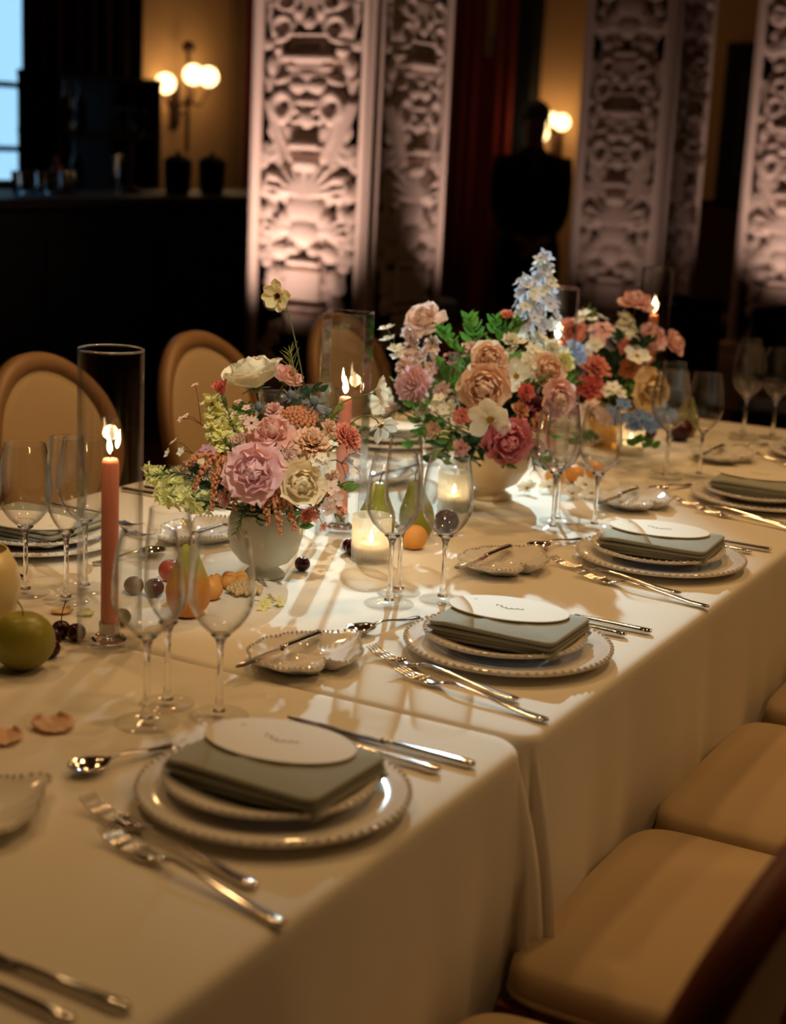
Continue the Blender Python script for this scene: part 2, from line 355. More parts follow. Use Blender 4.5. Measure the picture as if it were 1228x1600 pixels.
tag(MB().box((-5.33, 10.84, 1.155), (.15, .03, 2.28)).build('wall_hanging', M['curtain'], smooth=False, bevel=.01), 'narrow red hanging on the far wall below the small blue pane', 'curtain')

# carved piers
def relief():
    nx, nz = 84, 400
    z0, z1, hw = 0.42, 3.5, 0.25
    xs = np.linspace(-hw, hw, nx+1); zs_ = np.linspace(z0, z1, nz+1)
    X, Z = np.meshgrid(xs, zs_, indexing='ij')
    U = np.abs(X)/0.00334
    Yall = (2.143-Z)/0.00277
    H = np.zeros_like(X)
    def dome(h, d2): return h*np.sqrt(np.clip(1-d2, 0, 1))
    def ell(Y, u, y, ru, ry, h, a=0):
        ca, sa = math.cos(a), math.sin(a); du = U-u; dy = Y-y
        return dome(h, ((du*ca+dy*sa)/ru)**2+((-du*sa+dy*ca)/ry)**2)
    def ring(Y, u, y, r, w, h, ky=1.0):
        d = np.abs(np.sqrt((U-u)**2+((Y-y)/ky)**2)-r); return dome(h, (d/w)**2)
    def rod(Y, u0, y0, u1, y1, w, h):
        dx, dy = u1-u0, y1-y0; L2 = dx*dx+dy*dy; t = np.clip(((U-u0)*dx+(Y-y0)*dy)/L2, 0, 1)
        return dome(h, ((U-u0-t*dx)**2+(Y-y0-t*dy)**2)/(w*(1-.35*t))**2)
    def bar(Y, hwid, ya, yb, h):
        a = np.clip((hwid-U)/4, 0, 1)*np.clip((Y-ya)/3, 0, 1)*np.clip((yb-Y)/3, 0, 1); return h*np.sqrt(a)
    for off in (-440, 0):
        Y = Yall-off
        L = [bar(Y, 43, 87, 102, .085), bar(Y, 36, 103, 116, .05), ell(Y, 13, 138, 19, 15, .075), ell(Y, 0, 122, 34, 14, .06), ell(Y, 40, 130, 17, 9, .055, .4),
             ell(Y, 47, 82, 9, 9, .06), ring(Y, 40, 46, 15, 8, .06), ell(Y, 40, 66, 18, 8, .07, .35), ell(Y, 18, 24, 11, 14, .065), ell(Y, 0, 38, 13, 18, .07),
             ring(Y, 34, 6, 14, 7, .06), ell(Y, 54, 40, 7, 26, .04), ell(Y, 60, 105, 8, 18, .035), ell(Y, 0, 163, 20, 10, .075), ring(Y, 37, 170, 15, 9, .065, 1.25), ell(Y, 37, 191, 14, 12, .07), ell(Y, 0, 188, 13, 20, .085),
             ring(Y, 17, 186, 9, 5, .06), rod(Y, 27, 205, 22, 222, 9, .06), bar(Y, 26, 225, 241, .085), rod(Y, 50, 180, 24, 255, 8, .05), rod(Y, 62, 165, 36, 268, 9, .04),
             ell(Y, 0, 262, 24, 15, .08), ell(Y, 52, 285, 16, 10, .05, -.5), ring(Y, 48, 300, 15, 7, .045),
             ell(Y, 0, 335, 32, 30, .06), ell(Y, 0, 372, 26, 26, .065), ell(Y, 30, 352, 14, 18, .045), ell(Y, 46, 372, 12, 18, .04), ell(Y, 40, 405, 14, 16, .045), ell(Y, 56, 340, 9, 16, .035), ell(Y, 16, 402, 12, 14, .055),
             bar(Y, 26, 415, 428, .07), bar(Y, 30, 432, 486, .04), bar(Y, 36, 494, 502, .065), ell(Y, 48, 450, 11, 22, .04), ell(Y, 50, 490, 12, 14, .04), bar(Y, 24, 506, 545, .05)]
        for a in (0, 16, 33, 52, 74): L.append(rod(Y, 0+3, 314, 3+58*math.sin(math.radians(a)), 314-52*math.cos(math.radians(a)), 7.5, .055))
        for a in (20, 45, 70, 95): L.append(rod(Y, 26, 372, 26+34*math.sin(math.radians(a)), 372-30*math.cos(math.radians(a)), 6, .04))
        for h in L: H = np.maximum(H, h)
        for (w, ya, yb, d) in ((30, 44, 86, .05), (19, 208, 224, .05)):
            m_ = (U < w) & (Y > ya) & (Y < yb) & (H < .045); H = np.where(m_, -d, H)
    # small foliage texture between the big forms, mirrored like the carving
    r = np.random.RandomState(3); tex = np.zeros_like(X)
    for _ in range(170):
        u = r.uniform(8, 70); y = r.uniform(-480, 620); tex = np.maximum(tex, ell(Yall, u, y, r.uniform(6, 11), r.uniform(8, 16), r.uniform(.010, .02), r.uniform(-1, 1)))
    H = np.where((H >= 0) & (H < .03), np.maximum(H, tex), H)
    H = H*.72
    H *= np.clip((hw-np.abs(X))/.012, 0, 1)*np.clip((Z-z0)/.02, 0, 1)
    v = np.stack([X.ravel(), -H.ravel(), Z.ravel()], 1)
    b = MB(); b.v = [tuple(p) for p in v.tolist()]
    b.f = [(i*(nz+1)+j, (i+1)*(nz+1)+j, (i+1)*(nz+1)+j+1, i*(nz+1)+j+1) for i in range(nx) for j in range(nz)]
    return b.mesh('relief_panel', M['stone'])
RELIEF = relief()
def pier(label, x0, y0, wx, wy, dz, up1, up2):
    t = thing('stone_pier', label, 'column', (x0+wx/2, y0+wy/2, 0))
    hx, hy = wx/2, wy/2
    MB().box((0, 0, 2.5), (wx-.06, wy-.06, 4.98)).build('shaft', M['stone'], t, smooth=False, bevel=.015)
    MB().box((0, 0, .17), (wx+.06, wy+.06, .34)).box((0, 0, .38), (wx+.02, wy+.02, .08)).build('plinth', M['stone'], t, smooth=False, bevel=.012)
    MB().box((0, 0, 4.6), (wx+.08, wy+.08, .3)).build('capital', M['stone'], t, smooth=False, bevel=.02)
    for k, (w, h, ang) in enumerate(((wx, hy, 0), (wy, hx, PI/2))):
        R = Matrix.Rotation(ang, 3, 'Z')
        p = link('relief_panel', RELIEF, t); p.rotation_euler = (0, 0, ang); p.location = R @ Vector((0, -h+.03, 0)); p.location.z = dz
        sx = (w*.72)/.5; p.scale = (sx, 1, 1)
        for sg in (-1, 1):
            xx = sg*(w/2-.045)
            mb = MB()
            mb.tube([R @ Vector((xx-sg*.03, -h+.03, .45)), R @ Vector((xx-sg*.03, -h+.03, 4.4))], .018, 8)
            mb.build('moulding', M['stone'], t)
    for (px, py, tx, ty, e, w_) in (up1, up2):
        if e: lamp('uplight', 'SPOT', (px, py, .12), e, PINK, (tx, ty, 1.95), spot_size=math.radians(w_), spot_blend=1.0, shadow_soft_size=.05)
    return t
pier('carved stone pier nearest the table, lit pink, behind the white cosmos', -3.477, 4.39, .716, .807, 0, (-3.20, 3.66, -3.22, 4.42, 225, 60), (-2.05, 5.16, -2.74, 5.12, 105, 50))
pier('carved stone pier in the middle of the three, right of the standing man', -2.751, 6.587, .595, .711, -.13, (-2.40, 5.85, -2.42, 6.6, 24, 62), (-1.5, 7.05, -2.1, 7.02, 8, 52))
pier('carved stone pier farthest right, half out of the picture', -2.135, 7.763, .66, .74, -.16, (-1.70, 7.05, -1.75, 7.8, 110, 58), (-.8, 8.1, -1.4, 8.1, 0, 30))

# wall lamps
def sconce(label, wallpt, nrm, globes, pole, e):
    t = thing('wall_lamp', label, 'lamp', wallpt); nrm = Vector(nrm)
    MB().box(nrm*.012, (.03, .1, .3) if abs(nrm.x) > .5 else (.1, .03, .3)).build('back_plate', M['bronze'], t, smooth=False, bevel=.01)
    base = nrm*.12
    MB().tube([base+Vector((0, 0, pole[0])), base+Vector((0, 0, pole[1]))], .014).tube([nrm*.02, base], .012).ball(base+Vector((0, 0, pole[1])), .045).ball(base+Vector((0, 0, (pole[0]+pole[1])/2)), .03).build('pole', M['bronze'], t)
    for g in globes:
        g = Vector(g)+base
        lowz = g.z-.1
        MB().tube([base+Vector((0, 0, lowz-.08)), (base+Vector((0, 0, lowz-.1))).lerp(Vector((g.x, g.y, lowz-.1)), .6), Vector((g.x, g.y, lowz)), Vector((g.x, g.y, lowz+.05))], .01).build('arm', M['bronze'], t)
        MB().ball(g, .068, 20, 12).build('globe', M['bulb'], t)
        lamp('globe_light', 'POINT', Vector(wallpt)+g+nrm*.15, e, (1, .64, .30), shadow_soft_size=.08)
    return t
sconce('bronze wall lamp with glowing globes above the bar on the left', (-6.0, 7.27, 1.72), (1, 0, 0), [(.06, -.02, .2), (.0, .24, .2), (-.04, -.2, .13)], (-.32, .38), 1.8)
sconce('glowing wall lamp on the far wall beside the standing man', (-4.70, 11.0, 1.62), (0, -1, 0), [(-.02, 0, .16), (-.1, -.02, .05), (.08, 0, .15)], (-.3, .1), 2.2)

# the bar and what stands on it
t = thing('bar_counter', 'long black bar counter along the left wall', 'bar', (-4.55, 4.3, 0))
MB().box((0, 0, .58), (.6, 4.4, 1.14)).build('bar_front', M['black'], t, smooth=False, bevel=.01)
for k in range(5): MB().box((.305, -1.75+k*.87, .6), (.02, .72, .8)).build('panel', M['black'], t, smooth=False, bevel=.006)
MB().box((0, 0, 1.18), (.72, 4.5, .05)).build('bar_top', M['darkwood'], t, smooth=False, bevel=.012)
t = thing('back_bar_shelf', 'tall dark shelf unit behind the bar in front of the brown curtain', 'shelf', (-5.45, 5.73, 0))
for yy in (-.46, 0, .46): MB().box((0, yy, .92), (.3, .03, 1.84)).build('upright', M['darkwood'], t, smooth=False)
for zz in (1.16, 1.5, 1.82): MB().box((0, 0, zz), (.32, .94, .025)).build('shelf_board', M['darkwood'], t, smooth=False)
bott_p = [(0.001, 0), (.036, 0), (.038, .01), (.038, .16), (.03, .19), (.014, .215), (.013, .28), (.015, .285), (.015, .3), (.001, .3)]
bcols = [thin_glass('blue_tinted_bottle', (.35, .5, .75, 1)), solid_glass('amber_bottle_glass', srgb(96, 52, 18)), mat('dark_bottle_glass', (.01, .012, .012, 1), .1), mat('red_label_bottle', srgb(150, 40, 18), .3)]
def bottle(x, y, z, m, label, h=1.0, group=None):
    t = thing('glass_bottle', label, 'bottle', (x, y, z), group=group)
    b = MB().lathe([(r, zz*h) for r, zz in bott_p], 20).build('bottle_body', m, t)
    MB().lathe([(.001, .3*h), (.017, .3*h), (.017, .325*h), (.001, .325*h)], 14).build('cap', M['black'], t)
    MB().lathe([(.0388, .05*h), (.0388, .13*h)], 20).build('paper_label', M['shirt'], t)
for k, (y, zz, m) in enumerate(((5.44, 1.515, 2), (5.56, 1.515, 1), (5.69, 1.515, 2), (5.90, 1.515, 1), (6.02, 1.515, 2), (6.16, 1.515, 2), (5.46, 1.175, 2), (5.66, 1.175, 2), (6.1, 1.175, 1))):
    bottle(-5.42, y-.1, zz, bcols[m], 'dark bottle standing on the shelf unit behind the bar', .95, 'bottles on the back bar shelf')
bottle(-4.62, 4.45, 1.205, bcols[3], 'bottle with red body on the bar, left of the dark bowl of orange fruit', .62)
thin_glass_blue = solid_glass('bar_glass', (.8, .9, 1, 1))  # blue window light put into the tint of clear glass
def tumbler(x, y, label, r=.04, h=.11, group='glasses catching blue light on the bar'):
    o = MB().lathe([(.001, .004), (r*.85, .004), (r, h), (r*.94, h), (r*.8, .014), (.001, .012)], 22).build('drinking_glass', thin_glass_blue, loc=(x, y, 1.205)); return tag(o, label, 'glass', group)

for k in range(5): tumbler(-4.5+.03*(k % 2), 4.04+k*.085, 'clear tumbler in the row at the left end of the bar')
tumbler(-4.5, 4.78, 'tall narrow clear glass standing alone on the bar, bluish', .026, .2, None)
def bucket(x, y, label):
    t = thing('ice_bucket', label, 'bucket', (x, y, 1.205))
    MB().lathe([(.001, 0), (.06, 0), (.072, .03), (.078, .17), (.082, .175), (.074, .178), (.07, .03), (.001, .02)], 24).build('pail', M['black'], t)
    MB().lathe([(.075, .178), (.05, .2), (.012, .207), (.012, .225), (.001, .23)], 20).build('lid', M['black'], t)
bucket(-4.5, 5.3, 'black lidded ice bucket on the bar, left of the pair below the wall lamp')
bucket(-4.5, 5.62, 'black lidded ice bucket on the bar, right of the pair below the wall lamp')
t = thing('fruit_bowl', 'dark bowl holding orange garnish at the left end of the bar', 'bowl', (-4.72, 4.6, 1.205))
MB().lathe([(.001, 0), (.04, 0), (.05, .01), (.1, .06), (.096, .06), (.05, .02), (.001, .015)], 24).build('bowl_body', M['black'], t)
for k in range(5):
    a = k*1.26; tag(MB().ball((0, 0, 0), .034, 14, 8).build('orange_fruit', FR['redplum'], loc=(-4.72+.045*math.cos(a), 4.6+.045*math.sin(a), 1.205+.062)), 'small reddish orange fruit in the dark bowl on the bar', 'fruit', 'fruit in the bar bowl')
t = thing('candelabrum', 'thin dark candelabrum on the bar, silhouetted against the ochre wall', 'candlestick', (-4.6, 5.02, 1.205))
MB().lathe([(.001, 0), (.06, 0), (.05, .02), (.012, .04), (.01, .3), (.018, .33), (.01, .36), (.001, .36)], 16).build('column', M['bronze'], t)
for sg in (-1, 0, 1):
    MB().tube([(0, 0, .3), (0, sg*.07, .27), (0, sg*.12, .34), (0, sg*.12, .4)], .007).lathe([(.001, .4), (.018, .4), (.014, .44), (.001, .44)], 10, (0, sg*.12, 0)).build('arm', M['bronze'], t)

# things beyond the table, far right and middle
def dark_chair(label, x, y, rz, back=M['black'], seatm=M['black'], h=.95, w=.46):
    t = thing('side_chair', label, 'chair', (x, y, 0), rz)
    MB().box((0, 0, .44), (w, .44, .07)).build('seat', seatm, t, smooth=False, bevel=.02)
    MB().box((0, .22, (h+.56)/2), (w-.08, .04, h-.56)).build('backrest', back, t, smooth=False, bevel=.02)
    for sx in (-1, 1):
        for sy in (-1, 1):
            top = h+.02 if sy > 0 else .41
            MB().tube([(sx*(w/2-.03), sy*.19, 0), (sx*(w/2-.03), sy*.2, .42), (sx*(w/2-.03), sy*.22, top)], [.014, .02, .018]).build('leg', M['black'], t)
    MB().tube([(-w/2+.02, .22, h), (0, .23, h+.03), (w/2-.02, .22, h)], .025).build('top_rail', M['black'], t)
dark_chair('dark high-backed chair with plum grey upholstery between the two right piers', -2.55, 8.75, .4, M['plum'], M['plum'], 1.2, .5)
dark_chair('black side chair beyond the far end of the table, left one', -1.52, 5.0, .35, h=.86)
dark_chair('black side chair beyond the far end of the table, right one at the picture edge', -.98, 5.05, .2, h=.86)
dark_chair('dark chair behind the large flowers, near the right edge of the first pier', -4.22, 6.9, .6, M['browncurtain'], M['browncurtain'], 1.12, .36)
t = thing('cocktail_table', 'small round table with a slate blue cloth behind the large flowers', 'table', (-3.6, 6.35, 0))
MB().lathe([(.001, .64), (.28, .64), (.285, .632), (.28, .6), (.001, .6)], 28).build('table_top', M['darkwood'], t)
MB().lathe([(.001, .646), (.286, .646), (.294, .638), (.3, .5), (.296, .5), (.288, .636), (.001, .642)], 28).build('tablecloth', M['bluecloth'], t)
MB().lathe([(.001, 0), (.2, 0), (.19, .02), (.03, .05), (.03, .6), (.001, .6)], 20).build('pedestal', M['black'], t)

# ------------------------------------------------------------------ the standing man, far behind the flowers
def skin_figure(chains, name, sub=2):
    """chains of (point, radius); chains share joints by identical first point"""
    vs = []; rs = []; es = []
    idx = {}
    for ch in chains:
        prev = None
        for (p, r) in ch:
            key = tuple(round(c, 4) for c in p)
            if key not in idx: idx[key] = len(vs); vs.append(p); rs.append(r)
            i = idx[key]
            if prev is not None and prev != i: es.append((prev, i))
            prev = i
    me = bpy.data.meshes.new(name); me.from_pydata(vs, es, []); o = bpy.data.objects.new(name, me); C.objects.link(o)
    md = o.modifiers.new('skin', 'SKIN'); md.use_smooth_shade = True
    for i, r in enumerate(rs):
        sv = me.skin_vertices[0].data[i]; sv.radius = r if hasattr(r, '__len__') else (r, r); sv.use_root = (i == 0)
    ss = o.modifiers.new('sub', 'SUBSURF'); ss.levels = sub; ss.render_levels = sub
    dg = bpy.context.evaluated_depsgraph_get(); ev = o.evaluated_get(dg); m2 = bpy.data.meshes.new_from_object(ev)
    bpy.data.objects.remove(o); bpy.data.meshes.remove(me); m2.name = name
    m2.polygons.foreach_set('use_smooth', [True]*len(m2.polygons)); return m2
t = thing('person', 'man in a black suit standing with hands clasped, in silhouette between the piers', 'person', (-3.30, 7.35, 0), .5)
pel = (0, 0, .96); ch = [[(pel, (.19, .13)), ((0, .0, 1.12), (.17, .12)), ((0, -.01, 1.3), (.185, .12)), ((0, .0, 1.44), (.15, .1)), ((0, .0, 1.50), (.095, .08)), ((0, 0, 1.555), (.062, .062)), ((0, -.01, 1.60), (.062, .066)), ((0, -.015, 1.68), (.078, .094)), ((0, -.01, 1.76), (.066, .08))]]
for s in (-1, 1):
    sh = (s*.19, 0, 1.44); el = (s*.205, .02, 1.16); wr = (s*.09, -.2, 1.0); hd = (s*.035, -.235, .96)
    ch.append([((0, .0, 1.44), (.15, .1)), (sh, .078), ((s*.20, .01, 1.3), .058), (el, .05), ((s*.16, -.09, 1.07), .045), (wr, .030), (hd, (.036, .02))])
    ch.append([(pel, (.19, .13)), ((s*.105, 0, .86), .13), ((s*.11, -.01, .7), .105), ((s*.115, -.01, .5), .062), ((s*.12, .01, .3), .055), ((s*.125, .02, .1), .042), ((s*.125, .02, .05), .045), ((s*.135, -.1, .035), (.042, .032)), ((s*.14, -.17, .03), (.036, .024))])
    for k in range(4):
        x0 = s*(.035-.012*k)+0; z0 = .955-.016*k; ln = (.9, 1, .95, .75)[k]
        ch.append([(hd, (.036, .02)), ((x0-s*.03*ln, -.262, z0-.006), .011), ((x0-s*.055*ln, -.262, z0-.02), .0095), ((x0-s*.066*ln, -.25, z0-.034), .008)])
    ch.append([(hd, (.036, .02)), ((s*.03, -.262, .985), .012), ((s*.005, -.275, .985), .010)])
bm_ = skin_figure(ch, 'body', 2)
for m in (M['suit'], M['skin'], M['hair']): bm_.materials.append(m)
for p in bm_.polygons:
    c = p.center
    if c.z > 1.545: p.material_index = 1
    elif c.y < -.205 and .88 < c.z < 1.02: p.material_index = 1
    elif c.z < .075: p.material_index = 2
body = link('body', bm_, t)
MB().ball((0, .006, 1.735), .1, 18, 12, (.88, 1.02, .86)).build('hair', M['hair'], t).location.z = .012
MB().ball((-.032, -.098, 1.705), .011, 8, 6).ball((.032, -.098, 1.705), .011, 8, 6).build('eyes', M['hair'], t)
MB().box((0, -.112, 1.678), (.022, .03, .045), taper=.5).build('nose', M['skin'], t)
MB().box((0, -.098, 1.642), (.045, .012, .009)).build('mouth', M['shirt'], t)
for s in (-1, 1): MB().ball((s*.083, 0, 1.69), .026, 8, 6, (.35, .7, 1.2)).build('ear', M['skin'], t)
MB().add([(-.045, -.098, 1.5), (.045, -.098, 1.5), (.0, -.135, 1.27), (-.03, -.08, 1.53), (.03, -.08, 1.53)], [(0, 2, 1), (0, 1, 4, 3)]).build('shirt_front', M['shirt'], t)
MB().box((0, -.128, 1.4), (.035, .012, .22), taper=.5).build('necktie', M['black'], t)

# ------------------------------------------------------------------ tables and cloths
def cloth_table(nm, label, x0, x1, y0, y1, seed, rad=.055):
    r_ = random.Random(seed)
    w = x1-x0; d = y1-y0; loop = []; arc = []
    def seg(ax, ay, bx, by, n, nx, ny):
        for k in range(n): loop.append((ax+(bx-ax)*k/n, ay+(by-ay)*k/n, nx, ny, 0))
    def corner(cx, cy, a0, n):
        for k in range(n):
            a = a0+PI/2*k/n; loop.append((cx+rad*math.cos(a), cy+rad*math.sin(a), math.cos(a), math.sin(a), math.sin(PI*k/n)))
    nl = int(d/.012); ns = int(w/.014)
    seg(x1, y0+rad, x1, y1-rad, nl, 1, 0); corner(x1-rad, y1-rad, 0, 18)
    seg(x1-rad, y1, x0+rad, y1, ns, 0, 1); corner(x0+rad, y1-rad, PI/2, 18)
    seg(x0, y1-rad, x0, y0+rad, nl, -1, 0); corner(x0+rad, y0+rad, PI, 18)
    seg(x0+rad, y0, x1-rad, y0, ns, 0, -1); corner(x1-rad, y0+rad, 1.5*PI, 18)
    n = len(loop); s_ = [0]
    for k in range(1, n): s_.append(s_[-1]+math.hypot(loop[k][0]-loop[k-1][0], loop[k][1]-loop[k-1][1]))
    tot = s_[-1]+.012
    ph = [r_.uniform(0, 6.28) for _ in range(6)]; fr_ = [round(tot/p) for p in (.9, .47, .29, .19, .13, .61)]; am = [.3, .26, .22, .16, .10, .25]
    rows = [(-.03, 0), (-.012, 0.0), (-.005, -.0015), (0, -.006), (.0022, -.012), (.003, -.025), (.0035, -.05)] + [(.004, -.05-.71*((k+1)/12)) for k in range(12)]
    vs = []; R = len(rows)
    for i, (o, z) in enumerate(rows):
        f = max(0, (-z-.02)/.74)
        for k, (x, y, nx, ny, cw) in enumerate(loop):
            a = sum(am[q]*math.sin(2*PI*fr_[q]*s_[k]/tot+ph[q]+.5*math.sin(f*2+q)) for q in range(6))
            gap = min(abs(s_[k]-c) for c in [nl*.012*0+0]) if False else 0
            off = o+(.022*f**.7+.012*f)*(a+.55)+cw*(.012*min(1, f*6)+.07*f)*(1+.8*math.sin(k*1.15+seed))
            off = max(off, o-.004)
            vs.append((x+nx*off, y+ny*off, ZT+z))
    fs = [(i*n+k, (i+1)*n+k, (i+1)*n+(k+1) % n, i*n+(k+1) % n) for i in range(R-1) for k in range(n)]
    fs.append(tuple(range(n)))
    b = MB(); b.v = vs; b.f = fs
    t = thing('banquet_table', label[0], 'table', ((x0+x1)/2, (y0+y1)/2, 0))
    MB().box((0, 0, ZT-.025), (w-.03, d-.03, .04)).build('table_top', M['darkwood'], t, smooth=False)
    for sx in (-1, 1):
        for sy in (-1, 1): MB().tube([(sx*(w/2-.2), sy*(d/2-.25), 0), (sx*(w/2-.2), sy*(d/2-.25), ZT-.04)], .022).build('leg', M['darkwood'], t)
    o = b.build('tablecloth', M['cloth']); tag(o, label[1], 'tablecloth')
TX = -1.385
cloth_table('near', ('banquet table under the near cloth, closest to the camera', 'cream tablecloth of the near table, ending in a rounded corner at the seam'), TX, 0, -2.30, -.0015, 3)
cloth_table('far', ('banquet table under the far cloth, carrying the flower arrangements', 'cream tablecloth of the far table, under the flowers, hanging behind the chair seats'), TX, 0, .0015, 2.76, 8, .034)

# ------------------------------------------------------------------ chairs: oval back, padded seat
def smooth_outline(n, fn): return [fn(2*PI*k/n) for k in range(n)]
def make_chair(label, loc, rz, woodm, group):
    """local frame: the sitter faces -X; seat front edge at x=0, back at about x=.40"""
    t = thing('dining_chair', label, 'chair', loc, rz, group)
    W, D = .275, .465
    def sq(a, hx, hy, e=.24):
        c, s = math.cos(a), math.sin(a); return (D/2+math.copysign(abs(c)**e, c)*hx, math.copysign(abs(s)**e, s)*hy)
    N = 64; vs = []; prof = [(.90, .438), (.985, .440), (1.0, .450), (1.0, .466), (.985, .481), (.945, .489), (.80, .495), (.45, .502), (.15, .504)]
    for (k, z) in prof:
        for i in range(N):
            x, y = sq(2*PI*i/N, D/2*1.0, W); cx = D/2; vs.append((cx+(x-cx)*k, y*k, z))
    fs = [(j*N+i, j*N+(i+1) % N, (j+1)*N+(i+1) % N, (j+1)*N+i) for j in range(len(prof)-1) for i in range(N)]
    fs += [tuple(range(N-1, -1, -1)), tuple((len(prof)-1)*N+i for i in range(N))]
    MB().add(vs, fs).build('seat', M['seat'], t)
    pp = []
    for i in range(N+1):
        x, y = sq(2*PI*i/N, D/2*.99, W*.99); pp.append((x, y, .443))
    MB().tube(pp, .006, 6, cap=False).build('piping', M['seat'], t)
    MB().prism([sq(2*PI*i/N, D/2*.975, W*.975) for i in range(N)], .36, .4395, .003).build('apron', woodm, t, smooth=False)
    # carved apron fields and corner blocks
    for sy in (-1, 1):
        MB().box((D/2, sy*W*.975, .400), (.24, .012, .05)).build('apron_panel', woodm, t, smooth=False, bevel=.006)
        for sx in (.03, D-.03): MB().box((sx, sy*(W*.955), .400), (.046, .022, .06)).ball((sx, sy*(W*.955+.012), .400), .014, 10, 6).build('corner_block', woodm, t, smooth=False)
    MB().box((.003, 0, .400), (.012, .3, .05)).build('apron_panel', woodm, t, smooth=False, bevel=.006)
    for sy in (-1, 1):
        MB().lathe([(.001, 0), (.012, 0), (.015, .03), (.024, .3), (.028, .335), (.02, .35), (.027, .365), (.001, .365)], 14, (.035, sy*(W-.035), 0)).build('leg', woodm, t)
        MB().tube([(.51, sy*(W-.06), 0), (.46, sy*(W-.045), .2), (.44, sy*(W-.045), .385)], [.014, .02, .024], 10).build('leg', woodm, t)
    # oval back, leaning a little
    cz, RY, RZ, tilt = .742, .235, .235, .16
    def bp(a, k, dx):
        y = RY*k*math.sin(a); zz = RZ*k*(math.cos(a) if math.cos(a) > 0 else math.cos(a)*.98); x = .435+tilt*(zz)+.10*(y/RY)**2*-.5
        return (x+dx, y, cz+zz)
    fr = [bp(2*PI*i/56, .93, 0) for i in range(57)]
    b = MB(); n = 57; ring = []
    sec = [(-.022, .0), (-.016, .075), (.0, .1), (.022, .075), (.024, .0), (.016, -.075), (-.016, -.075)]
    for i in range(56):
        for (dx, dk) in sec: ring.append(bp(2*PI*i/56, .925+dk, dx))
    m_ = len(sec); b.add(ring, [(i*m_+k, i*m_+(k+1) % m_, ((i+1) % 56)*m_+(k+1) % m_, ((i+1) % 56)*m_+k) for i in range(56) for k in range(m_)])
    b.build('back_frame', woodm, t)
    vs = []; K = [(1, 0), (.86, 0), (.82, .012), (.7, .02), (.4, .026), (.05, .028)]
    for (k, d) in K:
        for i in range(48): vs.append(bp(2*PI*i/48, min(k, .88), -d))
    fs = [(j*48+i, j*48+(i+1) % 48, (j+1)*48+(i+1) % 48, (j+1)*48+i) for j in range(len(K)-1) for i in range(48)]+[tuple(5*48+i for i in range(48))]
    MB().add(vs, fs).build('backrest', M['seat'], t)
    vs = [(p[0]+.012, p[1], p[2]) for p in [bp(2*PI*i/48, .88, 0) for i in range(48)]]
    MB().add(vs, [tuple(range(47, -1, -1))]).build('back_cover', M['seat'], t)
    for sy in (-1, 1): MB().tube([(.44, sy*.13, .36), (.42, sy*.115, .48), bp(PI-sy*.55, .93, .002)], [.02, .016, .018], 10).build('back_support', woodm, t)
    return t
c0 = make_chair('cream padded chair on the right side, its whole seat in view at the lower right', (.010, .172, 0), 0, M['wood'], 'chairs on the right of the table')
dup(c0, (.010, .75, 0), 0, 'cream padded chair on the right side, second seat back, cut by the right edge')
dup(c0, (.018, 1.36, 0), 0, 'cream padded chair on the right side, farthest, only its edge peeping in at the right')
dup(c0, (.026, -.462, 0), 0, 'nearest chair at the bottom edge, its red wooden back rim blurred in the corner')
cl = make_chair('oval-backed cream chair across the table, behind the left hurricane glass', (TX-.01, 1.14, 0), PI, M['wood_lit'], 'chairs across the table')
dup(cl, (TX-.01, 1.81, 0), PI, 'oval-backed cream chair across the table, behind the cream rose arrangement')
dup(cl, (TX-.01, 2.58, 0), PI, 'oval-backed cream chair across the table, behind the second hurricane glass')

# ------------------------------------------------------------------ place settings
def beaded(r, z, n, rb):
    b = MB()
    for k in range(n):
        a = 2*PI*k/n; b.ball((r*math.cos(a), r*math.sin(a), z), rb, 6, 4)
    return b
def plate_profile(R, h):
    return [(.001, .004), (R*.58, .004), (R*.6, .0), (R*.64, .0), (R*.68, .006), (R, h-.002), (R*1.005, h), (R*.99, h+.003), (R*.7, .011), (R*.62, .008), (.001, .008)]
def make_plate(name, R, h, nb):
    t = thing(name, '-', 'plate')
    MB().lathe(plate_profile(R, h), 72).build('dish', M['porcelain'], t)
    beaded(R*.985, h+.0015, nb, R*.026).build('beaded_rim', M['porcelain'], t, stuff=True)
    return t
charger0 = make_plate('charger_plate', .163, .017, 72)
plate0 = make_plate('dinner_plate', .128, .018, 58)
def make_napkin():
    t = thing('folded_napkin', '-', 'napkin')
    hx, hy = .108, .086; N = 4
    r_ = random.Random(2)
    for k in range(4):
        z0 = .0072*k; s = (1.0, .965, .995, .975)[k]
        def oc(a, e=.14):
            c, s_ = math.cos(a), math.sin(a); return (math.copysign(abs(c)**e, c)*hx*s+.003*math.sin(k*2.1), math.copysign(abs(s_)**e, s_)*hy*s-.002*k)
        n = 72; vs = []
        for (kk, dz) in ((.955, .0), (.985, .0008), (1.0, .0032), (.985, .0060), (.955, .0068), (.2, .0072)):
            for i in range(n):
                x, y = oc(2*PI*i/n+.001); w = .0012*math.sin(x*60+k*2)*(1 if kk > .9 else .3)+.0025*math.exp(-((y+hy)/.02)**2)*math.sin(x*33+k)
                vs.append((x*kk, y*kk, z0+dz+max(-.0005, w)))
        fs = [(j*n+i, j*n+(i+1) % n, (j+1)*n+(i+1) % n, (j+1)*n+i) for j in range(5) for i in range(n)]+[tuple(range(n-1, -1, -1)), tuple(5*n+i for i in range(n))]
        MB().add(vs, fs).build('fold', M['napkin'], t)
    return t
nap0 = make_napkin()
